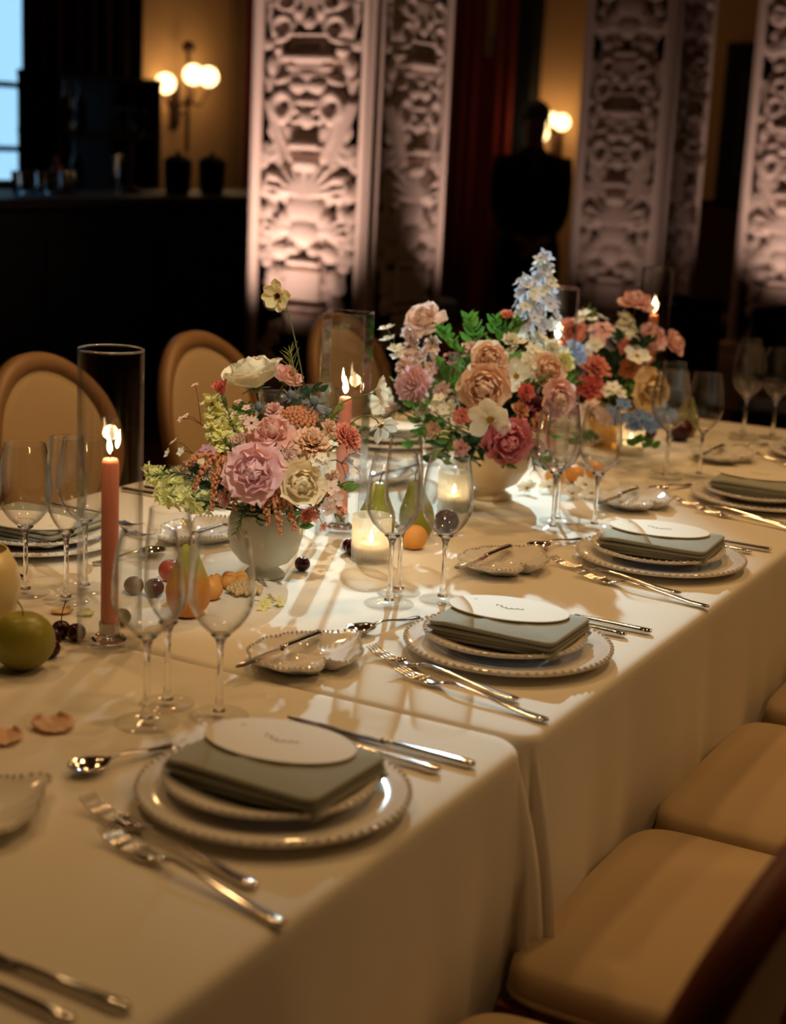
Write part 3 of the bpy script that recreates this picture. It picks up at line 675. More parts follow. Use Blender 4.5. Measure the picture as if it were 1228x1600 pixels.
def make_card():
    t = thing('menu_card', '-', 'card')
    MB().prism([(.098*math.cos(2*PI*k/56), .064*math.sin(2*PI*k/56)) for k in range(56)], 0, .0022, .0006).build('card_stock', M['card'], t, smooth=False)
    # a short handwritten line in the middle: loops of pale ink
    pts = []
    for k in range(70):
        u = k/69; x = -.024+.048*u; y = .0045*math.sin(u*34)*(1-.5*u)+.003*math.sin(u*9)
        if 4 < k < 12: y += .009*math.sin((k-4)/8*PI)
        pts.append((x+.003*math.cos(u*34), y, .0027))
    MB().tube(pts, .00035, 4).build('handwriting', M['ink'], t)
    MB().lathe([(.0012, .0024), (.003, .0024)], 12, (-.062, .022, 0)).build('eyelet', M['ink'], t)
    return t
card0 = make_card()
def flat_strip(pts, th):
    """pts: (x, halfwidth, z) along X; th thickness -> closed solid"""
    b = MB(); vs = []; n = len(pts)
    for (x, w, z) in pts: vs += [(x, -w, z), (x, -w*.55, z+th), (x, w*.55, z+th), (x, w, z), (x, 0, z-th*.25)]
    fs = [(i*5+k, i*5+(k+1) % 5, (i+1)*5+(k+1) % 5, (i+1)*5+k) for i in range(n-1) for k in range(5)]+[(4, 3, 2, 1, 0), tuple((n-1)*5+k for k in range(5))]
    return b.add(vs, fs)
def handle_pts(x0, x1, z0=.004):
    L = x1-x0; P_ = [(0, .0042, .009), (.1, .0030, .011), (.3, .0032, .010), (.55, .0058, .006), (.8, .0088, .003), (.93, .0102, .003), (.98, .0085, .003), (1, .003, .003)]
    return [(x0+L*u, w, z+z0-.003) for u, w, z in P_]
def make_fork(L):
    t = thing('table_fork', '-', 'fork')
    flat_strip(handle_pts(L*.36, L), .003).build('handle', M['silver'], t)
    b = flat_strip([(L*.215, .0125, .006), (L*.25, .0138, .004), (L*.29, .0125, .004), (L*.325, .0085, .007), (L*.37, .0042, .010)], .0022)
    b.build('neck', M['silver'], t)
    for k in range(4):
        y = (-1.5+k)*.0066
        MB().tube([(L*.225, y, .0068), (L*.15, y*1.02, .0045), (L*.06, y*1.02, .0085), (0, y*.98, .0155)], [.0024, .0021, .0018, .0008], 6).build('tine', M['silver'], t)
    return t
def make_spoon(L):
    t = thing('dessert_spoon', '-', 'spoon')
    flat_strip(handle_pts(L*.34, L), .003).build('handle', M['silver'], t)
    vs = []; fs = []; n = 28; rings = 7
    for side in (0, 1):
        for j in range(rings+1):
            k = j/rings
            for i in range(n):
                a = 2*PI*i/n; ex = L*.18; wy = .021*(1-.16*math.cos(a))
                vs.append((L*.17+ex*k*math.cos(a)*.98, wy*k*math.sin(a), .0125-(.0105)*(1-k*k)-(.0015 if side else 0)))
    o = (rings+1)*n
    for j in range(rings):
        for i in range(n):
            fs.append((j*n+i, j*n+(i+1) % n, (j+1)*n+(i+1) % n, (j+1)*n+i)); fs.append((o+(j+1)*n+i, o+(j+1)*n+(i+1) % n, o+j*n+(i+1) % n, o+j*n+i))
    for i in range(n): fs.append((rings*n+i, rings*n+(i+1) % n, o+rings*n+(i+1) % n, o+rings*n+i))
    MB().add(vs, fs).build('bowl', M['silver'], t)
    return t
def make_knife(L, name='table_knife', sc=1.0):
    t = thing(name, '-', 'knife')
    P_ = [(0, .0055, .0045), (.12, .0062, .0045), (.5, .0068, .0045), (.85, .0090, .0045), (.93, .0102, .0045), (1, .004, .0045)]
    flat_strip([(L*(.52+.48*u), w*sc, z-.001) for u, w, z in P_], .0055).build('handle', M['silver'], t)
    vs = []; xs = [0, .02, .06, .12, .25, .4, .5, .53]; up = [.002, .006, .0085, .0095, .0095, .009, .0075, .006]; lo = [-.001, -.003, -.006, -.008, -.0095, -.0095, -.0075, -.006]
    for x, u, l in zip(xs, up, lo): vs += [(x*L, u*sc, .0040), (x*L, (u+l)/2*sc, .0054), (x*L, l*sc, .0040), (x*L, (u+l)/2*sc, .003)]
    n = len(xs); fs = [(i*4+k, i*4+(k+1) % 4, (i+1)*4+(k+1) % 4, (i+1)*4+k) for i in range(n-1) for k in range(4)]+[(3, 2, 1, 0), tuple((n-1)*4+k for k in range(4))]
    MB().add(vs, fs).build('blade', M['blade'], t, smooth=False)
    return t
fork0 = make_fork(.283); spoon0 = make_spoon(.155); knife0 = make_knife(.285); bknife0 = make_knife(.215, 'butter_knife', .9)
def make_shell():
    """small dish in the shape of a leaf-like shell: a pointed end, lobes and a notch"""
    t = thing('shell_dish', '-', 'dish')
    n = 96
    def rad(a):
        r = .083+.012*math.cos(a*1.0)+.0045*abs(math.sin(a*5.5))
        r += .028*math.exp(-((a-PI)/.33)**2)                      # pointed end
        d = (a-1.15+PI) % (2*PI)-PI; r -= .034*math.exp(-(d/.13)**2)   # notch
        return r
    vs = []; prof = [(0, .006), (.3, .006), (.5, .007), (.66, .010), (.82, .015), (.93, .020), (1, .022), (1.0, .019), (.92, .015), (.7, .003), (.55, 0), (0.02, .0)]
    for j, (k, z) in enumerate(prof):
        for i in range(n):
            a = 2*PI*i/n; fl = .0022*math.sin(a*16)*max(0, k-.45)*(1 if j < 7 else .5); r = rad(a)*k+.0005
            vs.append((r*math.cos(a)*1.12, r*math.sin(a)*.92, z+fl))
    fs = [(j*n+i, j*n+(i+1) % n, (j+1)*n+(i+1) % n, (j+1)*n+i) for j in range(len(prof)-1) for i in range(n)]
    MB().add(vs, fs).build('shell_body', M['porcelain'], t)
    b = MB()
    for i in range(72):
        a = 2*PI*i/72; r = rad(a)*.985; b.ball((r*math.cos(a)*1.12, r*math.sin(a)*.92, .0225), .0025, 6, 4)
    b.build('beaded_rim', M['porcelain'], t, stuff=True)
    b = MB()
    for (x, y, r) in ((.03, .02, .02), (.05, -.02, .018), (.0, .03, .016), (-.03, -.005, .018), (.01, -.02, .02)): b.lathe([(.0008, .0105), (r*.4, .0098), (r*.8, .0075), (r, .0055)], 16, (x, y, 0))
    b.build('embossing', M['porcelain'], t)
    return t
shell0 = make_shell()
def make_glass(name, H_, Rb, Rr, zb, foot, stem_r=.0042):
    """tulip bowl: widest Rb, rim Rr, bowl starts at zb"""
    t = thing(name, '-', 'wine glass')
    hb = H_-zb; prof = []
    for k in range(17):
        u = k/16
        if u < .42: r = Rb*math.sin((u/.42)*PI/2)**.62 if u > 0 else .004
        else: r = Rb+(Rr-Rb)*((u-.42)/.58)**1.7
        prof.append((max(r, .004), zb+hb*u))
    MB().lathe(prof, 44).lathe([(max(r-.0013, .003), z+.001) for r, z in prof], 44).build('bowl', M['glass'], t)
    pts = []; r0 = Rr
    MB().tube([(Rr*math.cos(2*PI*k/44), Rr*math.sin(2*PI*k/44), H_) for k in range(45)], .0006, 5, cap=False).build('rim', M['glass'], t)
    MB().lathe([(.001, .008), (.009, .008), (.006, .016), (stem_r, .03), (stem_r*.9, zb*.7), (stem_r*1.1, zb-.01), (.0085, zb-.001), (.0135, zb+.0035), (.0125, zb+.0045), (.006, zb+.004), (.001, zb+.0055)], 20).build('stem', M['stemglass'], t)
    MB().lathe([(.001, .0005), (foot, .0005), (foot+.0008, .0015), (foot, .0024), (foot*.55, .0042), (.011, .0085), (.001, .0095)], 40).build('foot', M['footglass'], t)
    return t
wine0 = make_glass('wine_glass', .262, .0475, .036, .118, .0425)
white0 = make_glass('wine_glass', .255, .0445, .034, .112, .040)
flute0 = make_glass('champagne_glass', .276, .0335, .027, .115, .038)
PROTOS = [charger0, plate0, nap0, card0, fork0, spoon0, knife0, bknife0, shell0, wine0, white0, flute0]

used = set()
def put(proto, x, y, z, rz, label, group):
    """the first use moves the thing that was built; later uses are copies"""
    if proto.name not in used:
        used.add(proto.name); proto.location = (x, y, z); proto.rotation_euler = (0, 0, rz); proto['label'] = label; proto['group'] = group; return proto
    return dup(proto, (x, y, z), rz, label, group)
Zc = ZT+.0005
def setting(cx, cy, rot, who, parts='abcdefg', jig=0.0, gdy=0.0, eo=(0.0, 0.0)):
    """rot 0: diner on the +X side; rot PI: diner on the -X side"""
    c, s = math.cos(rot), math.sin(rot)
    def W(x, y): return (cx+c*x-s*y, cy+s*x+c*y)
    def bar_(proto, a, b, z, label, group):
        x, y = W(*a); x2, y2 = W(*b); put(proto, x, y, z, math.atan2(y2-y, x2-x), label, group)
    if 'a' in parts:
        put(charger0, *W(0, 0), Zc, rot, 'wide beaded white charger plate %s' % who, 'charger plates')
        put(plate0, *W(-.008, .004), Zc+.0125, rot+.3, 'white beaded dinner plate stacked on the charger %s' % who, 'dinner plates')
        put(nap0, *W(-.002, .012), Zc+.024, rot+.03+jig, 'folded sage grey napkin on the plates %s' % who, 'folded napkins')
        put(card0, *W(-.022, .044), Zc+.0545, rot+.14+jig, 'oval cream menu card on the napkin %s' % who, 'menu cards')
    if 'b' in parts:
        bar_(fork0, (-.166, -.142), (.112, -.204), Zc, 'silver fork nearer the plate %s' % who, 'forks')
        bar_(fork0, (-.098, -.194), (.143, -.247), Zc, 'silver fork farther out from the plate %s' % who, 'forks')
    if 'c' in parts:
        bar_(knife0, (-.158, .200), (.125, .184), Zc, 'silver knife nearer the plate %s' % who, 'knives')
        bar_(knife0, (-.130, .232), (.149, .226), Zc, 'silver knife farther out from the plate %s' % who, 'knives')
    if 'd' in parts: bar_(spoon0, (-.236, -.085), (-.190, .062), Zc, 'small silver dessert spoon above the plate %s' % who, 'dessert spoons')
    if 'e' in parts:
        put(shell0, *W(-.222+eo[0], -.225+eo[1]), Zc, rot+PI/2+PI-.12, 'white shell-shaped butter dish with a beaded edge %s' % who, 'shell butter dishes')
        bar_(bknife0, (-.257+eo[0], -.372+eo[1]), (-.247+eo[0], -.150+eo[1]), Zc+.0195, 'butter knife resting across the shell dish %s' % who, 'butter knives')
    if 'f' in parts:
        put(wine0, *W(-.274, .112+gdy), Zc, rot, 'large wine glass, nearest of the trio %s' % who, 'wine glasses')
        put(flute0, *W(-.295, .185+gdy), Zc, rot, 'slim champagne glass in the trio %s' % who, 'champagne glasses')
        put(white0, *W(-.212, .190+gdy), Zc, rot, 'smaller wine glass, farthest of the trio %s' % who, 'wine glasses')
setting(-.186, .329, 0, 'at the second setting', 'abcdef')
setting(-.175, -.355, 0, 'at the front setting', 'abcdef', -.05, 0.0, (-.022, -.022))
setting(-.178, 1.014, 0, 'at the third setting', 'abcdef', .03)
setting(-.172, 1.695, 0, 'at the fourth setting', 'abcdef', -.02)
setting(-.180, 2.378, 0, 'at the fifth setting', 'abcdef')
setting(-.180, -1.045, 0, 'in the bottom left corner', 'c')
setting(-1.192, .385, PI, 'opposite, by the left edge', 'abcdef', 0, .075)
setting(-1.192, 1.065, PI, 'opposite, behind the cream roses', 'abcdef')
setting(-1.192, 1.745, PI, 'opposite, behind the large arrangement', 'abcdef')
setting(-1.192, 2.425, PI, 'opposite, at the far end', 'af')

# ------------------------------------------------------------------ candles, hurricanes, votives
def flame_mesh(h, w, n=10):
    prof = [(.0004, 0), (w*.55, h*.08), (w*.95, h*.24), (w, h*.36), (w*.78, h*.55), (w*.42, h*.78), (w*.15, h*.93), (.0003, h)]
    return prof
def candle(label, x, y, z, h, r, m, e=.35, tips=((0, 0, .036, .0052),), z0=.012):
    t = thing('taper_candle', label, 'candle', (x, y, z))
    MB().lathe([(.001, 0), (r*1.02, 0), (r, .01), (r*.985, h-.008), (r*.8, h-.002), (r*.45, h-.001), (.001, h-.004)], 28).build('wax', m, t)
    MB().tube([(0, 0, h-.004), (.0008, 0, h+.006), (.002, 0, h+.010)], .0009, 5).build('wick', M['wick'], t)
    b = MB()
    for (dx, dy, fh, fw, *off) in tips:
        bx, bz = off if off else (0, 0)
        k0 = len(b.v); b.lathe(flame_mesh(fh, fw), 12, (bx, 0, h+.005+bz))
        for i in range(k0, len(b.v)):
            v = b.v[i]; f = (v[2]-h)/fh; b.v[i] = (v[0]+dx*f, v[1]+dy*f, v[2])
    b.build('flame', M['flame'], t)
    if e: lamp('candle_light', 'POINT', (x, y, z+h+.02), e, (1, .6, .25), shadow_soft_size=.012)
    return t
def cylinder_glass(label, x, y, r, h):
    t = thing('hurricane_glass', label, 'candle holder', (x, y, ZT+.0005))
    MB().lathe([(r, .004), (r, h)], 56).lathe([(r-.003, .006), (r-.003, h)], 56).build('glass_wall', M['cyl'], t)
    MB().lathe([(.001, 0), (r-.004, 0), (r, .003), (r, .006), (.001, .006)], 48).build('glass_base', M['footglass'], t)
    MB().tube([((r-.0015)*math.cos(2*PI*k/56), (r-.0015)*math.sin(2*PI*k/56), h) for k in range(57)], .0017, 6, cap=False).build('glass_rim', M['stemglass'], t)
    return t
def stick(label, x, y, z, r):
    t = thing('candle_foot', label, 'candle holder', (x, y, z))
    MB().lathe([(.001, 0), (r*1.9, 0), (r*2.0, .005), (r*1.5, .010), (r*1.18, .014), (r*1.18, .03), (r*1.03, .03), (r*1.03, .012), (.001, .012)], 32).build('glass_cup', M['stemglass'], t)
HX, HY = -.697, -.012
cylinder_glass('tall clear hurricane cylinder at the left, around the lit pink taper', HX, HY, .0485, .452)
stick('small clear glass foot holding the pink taper at the left', HX, HY, ZT+.007, .0135)
candle('lit pink taper candle inside the tall cylinder at the left', HX, HY, ZT+.0195, .272, .0132, M['wax'], .55, ((-.003, 0, .030, .0042), (.004, .002, .029, .0036, .009, .010)))  # second tongue imitates the flame's reflection in the cylinder
SX, SY = -.785, .825
t = thing('hurricane_glass', 'tall square clear hurricane glass behind the cream rose arrangement', 'candle holder', (SX, SY, ZT+.0005), math.radians(18))
hw, hh = .042, .44
for k in range(4):
    R = Matrix.Rotation(k*PI/2, 3, 'Z'); MB().box(R @ Vector((0, -hw, hh/2)), (hw*2-.006, .0012, hh) if k % 2 == 0 else (.0012, hw*2-.006, hh)).build('glass_wall', M['cyl'], t, smooth=False)
for sx in (-1, 1):
    for sy in (-1, 1): MB().tube([(sx*(hw-.001), sy*(hw-.001), .003), (sx*(hw-.001), sy*(hw-.001), hh)], .0028, 8).build('glass_edge', M['cyl'], t)
MB().box((0, 0, .004), (hw*2, hw*2, .008)).build('glass_base', M['footglass'], t, smooth=False)
q = [(-hw, -hw), (hw, -hw), (hw, hw), (-hw, hw), (-hw, -hw)]
for k in range(4): MB().tube([(q[k][0], q[k][1], hh), (q[k+1][0], q[k+1][1], hh)], .0016, 6).build('glass_rim', M['glass'], t)
stick('small clear glass foot holding the taper in the square glass', SX, SY, ZT+.009, .0135)
candle('lit pink taper candle inside the square hurricane glass', SX, SY, ZT+.0215, .255, .0132, M['wax'], .45, ((-.001, 0, .034, .0058), (-.002, .0, .030, .003, -.004, .020)))  # upper tongue is a modelled reflection of the flame in the square glass
for (x, y, h, ch_, nm, m) in ((-.735, 1.765, .44, .292, 'rising out of the flowers beside the pale blue spike', M['wax']), (-.77, 2.56, .45, .30, 'at the far end among the coral flowers', M['wax'])):
    cylinder_glass('hurricane cylinder with a lit candle %s' % nm, x, y, .046, h)
    stick('glass foot of the candle %s' % nm, x, y, ZT+.007, .0135)
    candle('lit taper candle %s' % nm, x, y, ZT+.0195, ch_, .0135, m, .4, ((.0, 0, .044, .0075),))
def votive(label, x, y, r, h, m, e):
    t = thing('votive_holder', label, 'candle holder', (x, y, ZT+.0005)); n = 96; vs = []
    prof = [(.001, .0), (r*.93, 0), (r*.98, .004), (r, h), (r*.94, h), (r*.9, .012), (.001, .010)]
    for (rr, z) in prof:
        for k in range(n):
            a = 2*PI*k/n; f = 1+(.014*math.cos(a*32) if rr > r*.95 else 0); vs.append((rr*f*math.cos(a), rr*f*math.sin(a), z))
    MB().add(vs, [(i*n+k, i*n+(k+1) % n, (i+1)*n+(k+1) % n, (i+1)*n+k) for i in range(len(prof)-1) for k in range(n)]).build('ribbed_cup', m, t)
    MB().lathe([(.001, 0), (r*.7, 0), (r*.7, .022), (.001, .02)], 24).build('tea_light', M['waxwhite'], t).location.z = .0125
    b = MB().lathe(flame_mesh(.024, .0045), 10); b.build('flame', M['flame'], t).location.z = .036
    lamp('votive_light', 'POINT', (x, y, ZT+.05), e, (1, .66, .3), shadow_soft_size=.008)
votive('ribbed frosted votive glass behind the wine glasses of the second setting', -.628, .672, .037, .088, M['frost'], .3)
votive('glowing frosted votive farther back, seen through the right-hand wine glass', -.694, 1.15, .036, .085, M['frost'], .3)
votive('glowing votive under the far flowers, beside the gilded bowl', -.62, 2.03, .036, .075, M['frost'], .3)

# ------------------------------------------------------------------ flower vases
V1, V2, V3 = Vector((-.728, .462, ZT)), Vector((-.69, 1.325, ZT)), Vector((-.70, 2.10, ZT))
t = thing('footed_bowl', 'footed celadon white bowl holding the cream rose arrangement', 'vase', V1+Vector((0, 0, .0005)))
MB().lathe([(.001, .004), (.030, .001), (.037, .0), (.038, .004), (.033, .010), (.026, .015), (.027, .020), (.044, .028), (.060, .048), (.067, .075), (.066, .10), (.059, .124), (.055, .126), (.056, .124), (.062, .10), (.063, .075), (.055, .05), (.04, .034), (.001, .028)], 56).build('bowl_body', M['bowl'], t)
t = thing('footed_bowl', 'wide tan stoneware bowl holding the large peach flower arrangement', 'vase', V2+Vector((0, 0, .0005)))
MB().lathe([(.001, .004), (.045, .001), (.05, .0), (.05, .006), (.034, .016), (.034, .022), (.06, .036), (.082, .07), (.086, .10), (.08, .13), (.076, .13), (.08, .10), (.074, .07), (.05, .042), (.001, .03)], 48).build('bowl_body', M['tanbowl'], t)
t = thing('footed_bowl', 'small gilded bowl holding the farthest coral and blue arrangement', 'vase', V3+Vector((0, 0, .0005)))
MB().lathe([(.001, .004), (.04, .001), (.045, .0), (.045, .006), (.028, .014), (.03, .022), (.055, .04), (.068, .07), (.066, .11), (.062, .11), (.063, .07), (.05, .045), (.001, .032)], 40).build('bowl_body', M['gold'], t)

# ------------------------------------------------------------------ flower builders
def petal(L, W, cup=.5, belly=.12, curl=.1, ruf=.03, tip=.15, nu=6, nv=5, seed=0, notch=0.0, base=.15):
    r_ = random.Random(seed); p1, p2 = r_.uniform(0, 6), r_.uniform(0, 6)
    def fn(i, j):
        u = i; v = j*2-1
        u = 1-(1-i)**1.5
        w = W*(base+(1-base)*math.sin(PI/2*min(1, u/.62))**1.1)*(1 if u < .6 else max(.3, (1-((u-.6)/.4)**2.4)**.5))
        x = v*w/2; z = L*u-tip*L*v*v*u*u-notch*L*u*u*max(0, 1-abs(v)*3)
        y = -cup*W*v*v*(1-.62*u)+belly*L*math.sin(PI*u*.9)+curl*L*max(0, u-.6)**2*6.2
        y += ruf*L*u*u*(math.sin(4.2*v+p1)+.6*math.sin(8*v+p2)); z += ruf*.35*L*u*u*math.sin(6*v+p2)
        return (x, y, z)
    return MB().grid(fn, nu, nv)
def shaped(mb, tilt, r, ang, s=1.0, z=0.0):
    """a petal's vertices leaned outward by tilt, moved out by r and turned to ang"""
    ct, st = math.cos(tilt), math.sin(tilt); ca, sa = math.cos(ang), math.sin(ang); out = []
    for (x, y, zz) in mb.v:
        x, y, zz = x*s, y*s, zz*s; y, zz = y*ct+zz*st, -y*st+zz*ct; y += r; zz += z
        out.append((x*ca-y*sa, x*sa+y*ca, zz))
    return out
CACHE = {}
def cached(key, fn, m):
    if key not in CACHE: CACHE[key] = fn().mesh(key[0], m)
    return CACHE[key]
def stem_to(t, p, axis, target, m, r=.0018, name='stem', bend=.5):
    """stem from the flower's base down to the vase, in the flower's own frame"""
    q = t.rotation_quaternion if t.rotation_mode == 'QUATERNION' else t.rotation_euler.to_quaternion()
    inv = q.inverted(); p = Vector(p); T = Vector(target); a = Vector(axis).normalized(); d = (T-p).length
    pts = []
    for k in range(9):
        u = k/8; b1 = p-a*d*bend; x = p*(1-u)**2+b1*2*u*(1-u)+T*u*u
        pts.append(inv @ (x-p))
    MB().tube(pts, r, 6).build(name, m, t)
def place_petal(parent, me, tilt, r, ang, s=1.0, z=0.0, name='petal'):
    o = link(name, me, parent)
    o.matrix_local = Matrix.Rotation(ang, 4, 'Z') @ Matrix.Translation((0, r, z)) @ Matrix.Rotation(-tilt, 4, 'X') @ Matrix.Diagonal((s, s, s, 1))
    return o
def rose(label, pos, axis, R, m, target, open_=1.0, n=17, group=None, name='rose', wav=.05, closed=.0, sd=0, cat='flower', inner=None):
    t = thing(name, label, cat, pos, group=group, rot=axisrot(axis, sd*1.3))
    me = [cached((name+'_petal', m.name, q, wav), lambda q=q: petal(1.0, (1.0, 1.2, 1.42)[q], cup=(.34, .26, .17)[q], belly=(.18, .24, .26)[q], curl=(-.05, .05, .30)[q], ruf=wav, seed=q+sd, nu=8, nv=8, tip=.05), (inner or m) if q == 0 else m) for q in range(3)]
    MB().lathe([(.001, R*.1), (R*.16, R*.2), (R*.2, R*.5), (R*.15, R*.85), (.001, R*.95)], 12).build('bud_core', inner or m, t)
    for k in range(n):
        u = k/(n-1); a = k*2.39996+sd
        q = 0 if u < .34 else 1 if u < .7 else 2
        tilt = (-.16+u**.85*1.2*open_)*(1-closed); s = R*(.80+.26*u)
        place_petal(t, me[q], tilt, R*(.05+.16*u), a, s, -R*.10*u)
    MB().lathe([(.001, -R*.28), (R*.12, -R*.25), (R*.2, -R*.08), (R*.16, .05*R), (.001, .1*R)], 10).build('calyx', G['stem'], t)
    for k in range(5): place_petal(t, cached(('sepal', 'g'), lambda: petal(1, .3, cup=.2, nu=4, nv=2), G['stem']), 1.6, R*.1, k*1.256, R*.45, -R*.12, 'sepal')
    if target is not None: stem_to(t, Vector(pos)-Vector(axis).normalized()*R*.2, axis, target, G['stem'], .0022)
    return t
def ruffled(label, pos, axis, R, m, target, n=46, spread=1.35, group=None, name='carnation', narrow=.55, sd=0, ruf=.10, centre=None):
    t = thing(name, label, 'flower', pos, group=group, rot=axisrot(axis, sd))
    r_ = random.Random(sd+5); b = MB()
    base = [petal(1, narrow*w, cup=.1, belly=.05, curl=.1, ruf=ruf, nu=4, nv=4, seed=q, tip=.05) for q, w in enumerate((.9, 1.1, 1.25, 1))]
    for k in range(n):
        u = (k+.5)/n; p = base[k % 4]
        b.add(shaped(p, spread*u**.75+r_.uniform(-.1, .1), R*.05*u, k*2.39996, R*(.78+.26*u+r_.uniform(-.06, .06)), -R*.35+R*.1*(1-u)), p.f)
    b.build('petals', m, t, stuff=True)
    MB().lathe([(.001, -R*.95), (R*.13, -R*.9), (R*.17, -R*.45), (R*.2, -R*.3), (.001, -R*.25)], 10).build('calyx', G['stem'], t)
    if centre: MB().ball((0, 0, R*.28), R*.22, 12, 8, (1, 1, .5)).build('flower_centre', centre, t)
    if target is not None: stem_to(t, Vector(pos)-Vector(axis).normalized()*R*.9, axis, target, G['stem'], .0018)
    return t
def cosmos(label, pos, axis, R, m, target, n=8, tilt=1.35, sd=0, group=None, name='cosmos', seedm=None, skip=(), wid=.62, bend=.5, tilts=None):
    t = thing(name, label, 'flower', pos, group=group, rot=axisrot(axis, sd))
    me = cached((name+'_petal', m.name, wid), lambda: petal(1, wid, cup=.12, belly=.06, curl=-.03, ruf=.035, tip=.06, nu=6, nv=6, seed=3, notch=.06, base=.22), m)
    for k in range(n):
        if k in skip: continue
        tl = tilts[k % len(tilts)] if tilts else tilt+.12*math.sin(k*2.1+sd)
        place_petal(t, me, tl, R*.08, 2*PI*k/n, R*(.95+.06*math.sin(k*3+sd)))
    b = MB()
    for k in range(22):
        r = R*.16*math.sqrt(k/22); a = k*2.4; b.ball((r*math.cos(a), r*math.sin(a), R*.06), R*.045, 5, 4, (1, 1, 1.6))
    b.build('flower_centre', seedm or G['gold'], t)
    MB().lathe([(.001, -R*.16), (R*.1, -R*.12), (R*.14, .0), (.001, R*.02)], 10).build('calyx', G['leaf'], t)
    if target is not None: stem_to(t, Vector(pos)-Vector(axis).normalized()*R*.12, axis, target, G['stem'], .0013, bend=bend)
    return t
def floret_mesh(m, kind):
    if kind == 'stock':
        def fn():
            b = MB()
            for k in range(9): p = petal(1, .85, cup=.15, ruf=.1, nu=3, nv=3, seed=k % 3); b.add(shaped(p, (.35, .9, 1.35)[k % 3], .06, k*2.4, (.6, .85, 1)[k % 3], -.1), p.f)
            return b
    elif kind == 'bell':
        def fn():
            b = MB()
            for k in range(5): p = petal(1, .8, cup=.2, ruf=.05, nu=3, nv=3, seed=k); b.add(shaped(p, 1.15+.2*(k % 2), .05, k*1.2566, 1), p.f)
            for k in range(4): p = petal(.5, .4, cup=.2, nu=2, nv=2, seed=k); b.add(shaped(p, .5, .02, k*1.57, 1), p.f)
            b.lathe([(.0, -.5), (.08, -.4), (.1, 0)], 6)
            return b
    else:
        def fn():
            b = MB()
            for k in range(5): p = petal(1, .75, cup=.1, ruf=.04, nu=3, nv=3, seed=k); b.add(shaped(p, 1.2, .06, k*1.2566, 1), p.f)
            b.ball((0, 0, .12), .16, 6, 4)
            return b
    return cached(('floret_'+kind, m.name), fn, m)
def spike(label, base, tipp, n, r0, fr0, fr1, m, kind, target, name='stock', sd=0, group=None, part='floret', m2=None):
    """florets spiralled round a stalk from base to tip"""
    base = Vector(base); tipp = Vector(tipp); ax = (tipp-base).normalized()
    t = thing(name, label, 'flower', base, group=group, rot=axisrot(ax)); L = (tipp-base).length; r_ = random.Random(sd)
    for k in range(n):
        u = (k+.5)/n; a = k*2.39996+sd; rr = r0*(1-.75*u)*r_.uniform(.8, 1.15); s = fr0+(fr1-fr0)*u; s *= r_.uniform(.85, 1.15)
        out = Vector((math.cos(a), math.sin(a), .35+.9*u*u)).normalized()
        o = link(part, floret_mesh(m2 if (m2 and k % 3 == 0) else m, kind), t)
        o.matrix_local = Matrix.Translation((rr*math.cos(a), rr*math.sin(a), L*u)) @ axisrot(out, k).to_matrix().to_4x4() @ Matrix.Diagonal((s, s, s, 1))
    MB().tube([(0, 0, 0), (0, 0, L*.97)], [.0022, .0012], 6).build('stalk', G['stem'], t)
    if target is not None: stem_to(t, base, ax, target, G['stem'], .0022)
    return t
def sprig(label, base, tips, m, s, kind='small', group=None, name='blossom_sprig', stalk=None, sd=0):
    """thin branching stalks, a small blossom at each end"""
    base = Vector(base); t = thing(name, label, 'flower', base, group=group); b = MB(); mid = sum((Vector(p) for p in tips), Vector())/len(tips)
    fork = base.lerp(mid, .5); b.tube([(0, 0, 0), (fork-base)*.55+Vector((0, 0, .004)), fork-base], .0011, 5)
    r_ = random.Random(sd)
    for k, p in enumerate(tips):
        p = Vector(p); d = p-fork; b.tube([fork-base, fork-base+d*.55+Vector((0, 0, .15*d.length)), p-base], .0007, 5)
        o = link('blossom', floret_mesh(m, kind), t); q = axisrot((d.normalized()+Vector((0, 0, .5))-FW*.5)+Vector((r_.uniform(-.3, .3), r_.uniform(-.3, .3), 0)), k)
        o.matrix_local = Matrix.Translation(p-base) @ q.to_matrix().to_4x4() @ Matrix.Diagonal((s, s, s, 1))
    b.build('stalk', stalk or G['stem'], t); return t
def leafy(label, base, tipp, n, L, W, m, group=None, name='leaf_sprig', sd=0, sag=0.0, spread=1.0):
    base = Vector(base); tipp = Vector(tipp); t = thing(name, label, 'foliage', base, group=group); r_ = random.Random(sd); d = tipp-base; b = MB(); pts = []
    for k in range(7):
        u = k/6; pts.append(d*u+Vector((0, 0, math.sin(PI*u)*d.length*.12-sag*u*u)))
    b.tube(pts, [.0015*(1-.6*k/6) for k in range(7)], 5); b.build('stalk', G['stem'], t)
    me = cached(('leaf', m.name, round(W/L, 2)), lambda: petal(1, W/L*1.2, cup=.2, belly=.1, curl=-.12, ruf=.02, tip=-.02, nu=5, nv=4, seed=1, base=.05) if False else leafshape(W/L), m)
    for k in range(n):
        u = .25+.75*(k+.5)/n if n > 1 else 1; f = u*6; i = min(5, int(f)); p = pts[i].lerp(pts[i+1], f-i)
        side = 1 if k % 2 else -1; al = d.normalized(); sd_ = al.cross(Vector((0, 0, 1))); sd_ = sd_.normalized() if sd_.length > .1 else Vector((1, 0, 0))
        dr = (al*.8+sd_*side*spread+Vector((r_.uniform(-.3, .3), r_.uniform(-.3, .3), r_.uniform(.0, .6)))).normalized()
        o = link('leaf', me, t); s = L*r_.uniform(.75, 1.15)*(1-.25*u)
        o.matrix_local = Matrix.Translation(p) @ axisrot(dr, r_.uniform(0, 6)).to_matrix().to_4x4() @ Matrix.Diagonal((s, s, s, 1))
    return t
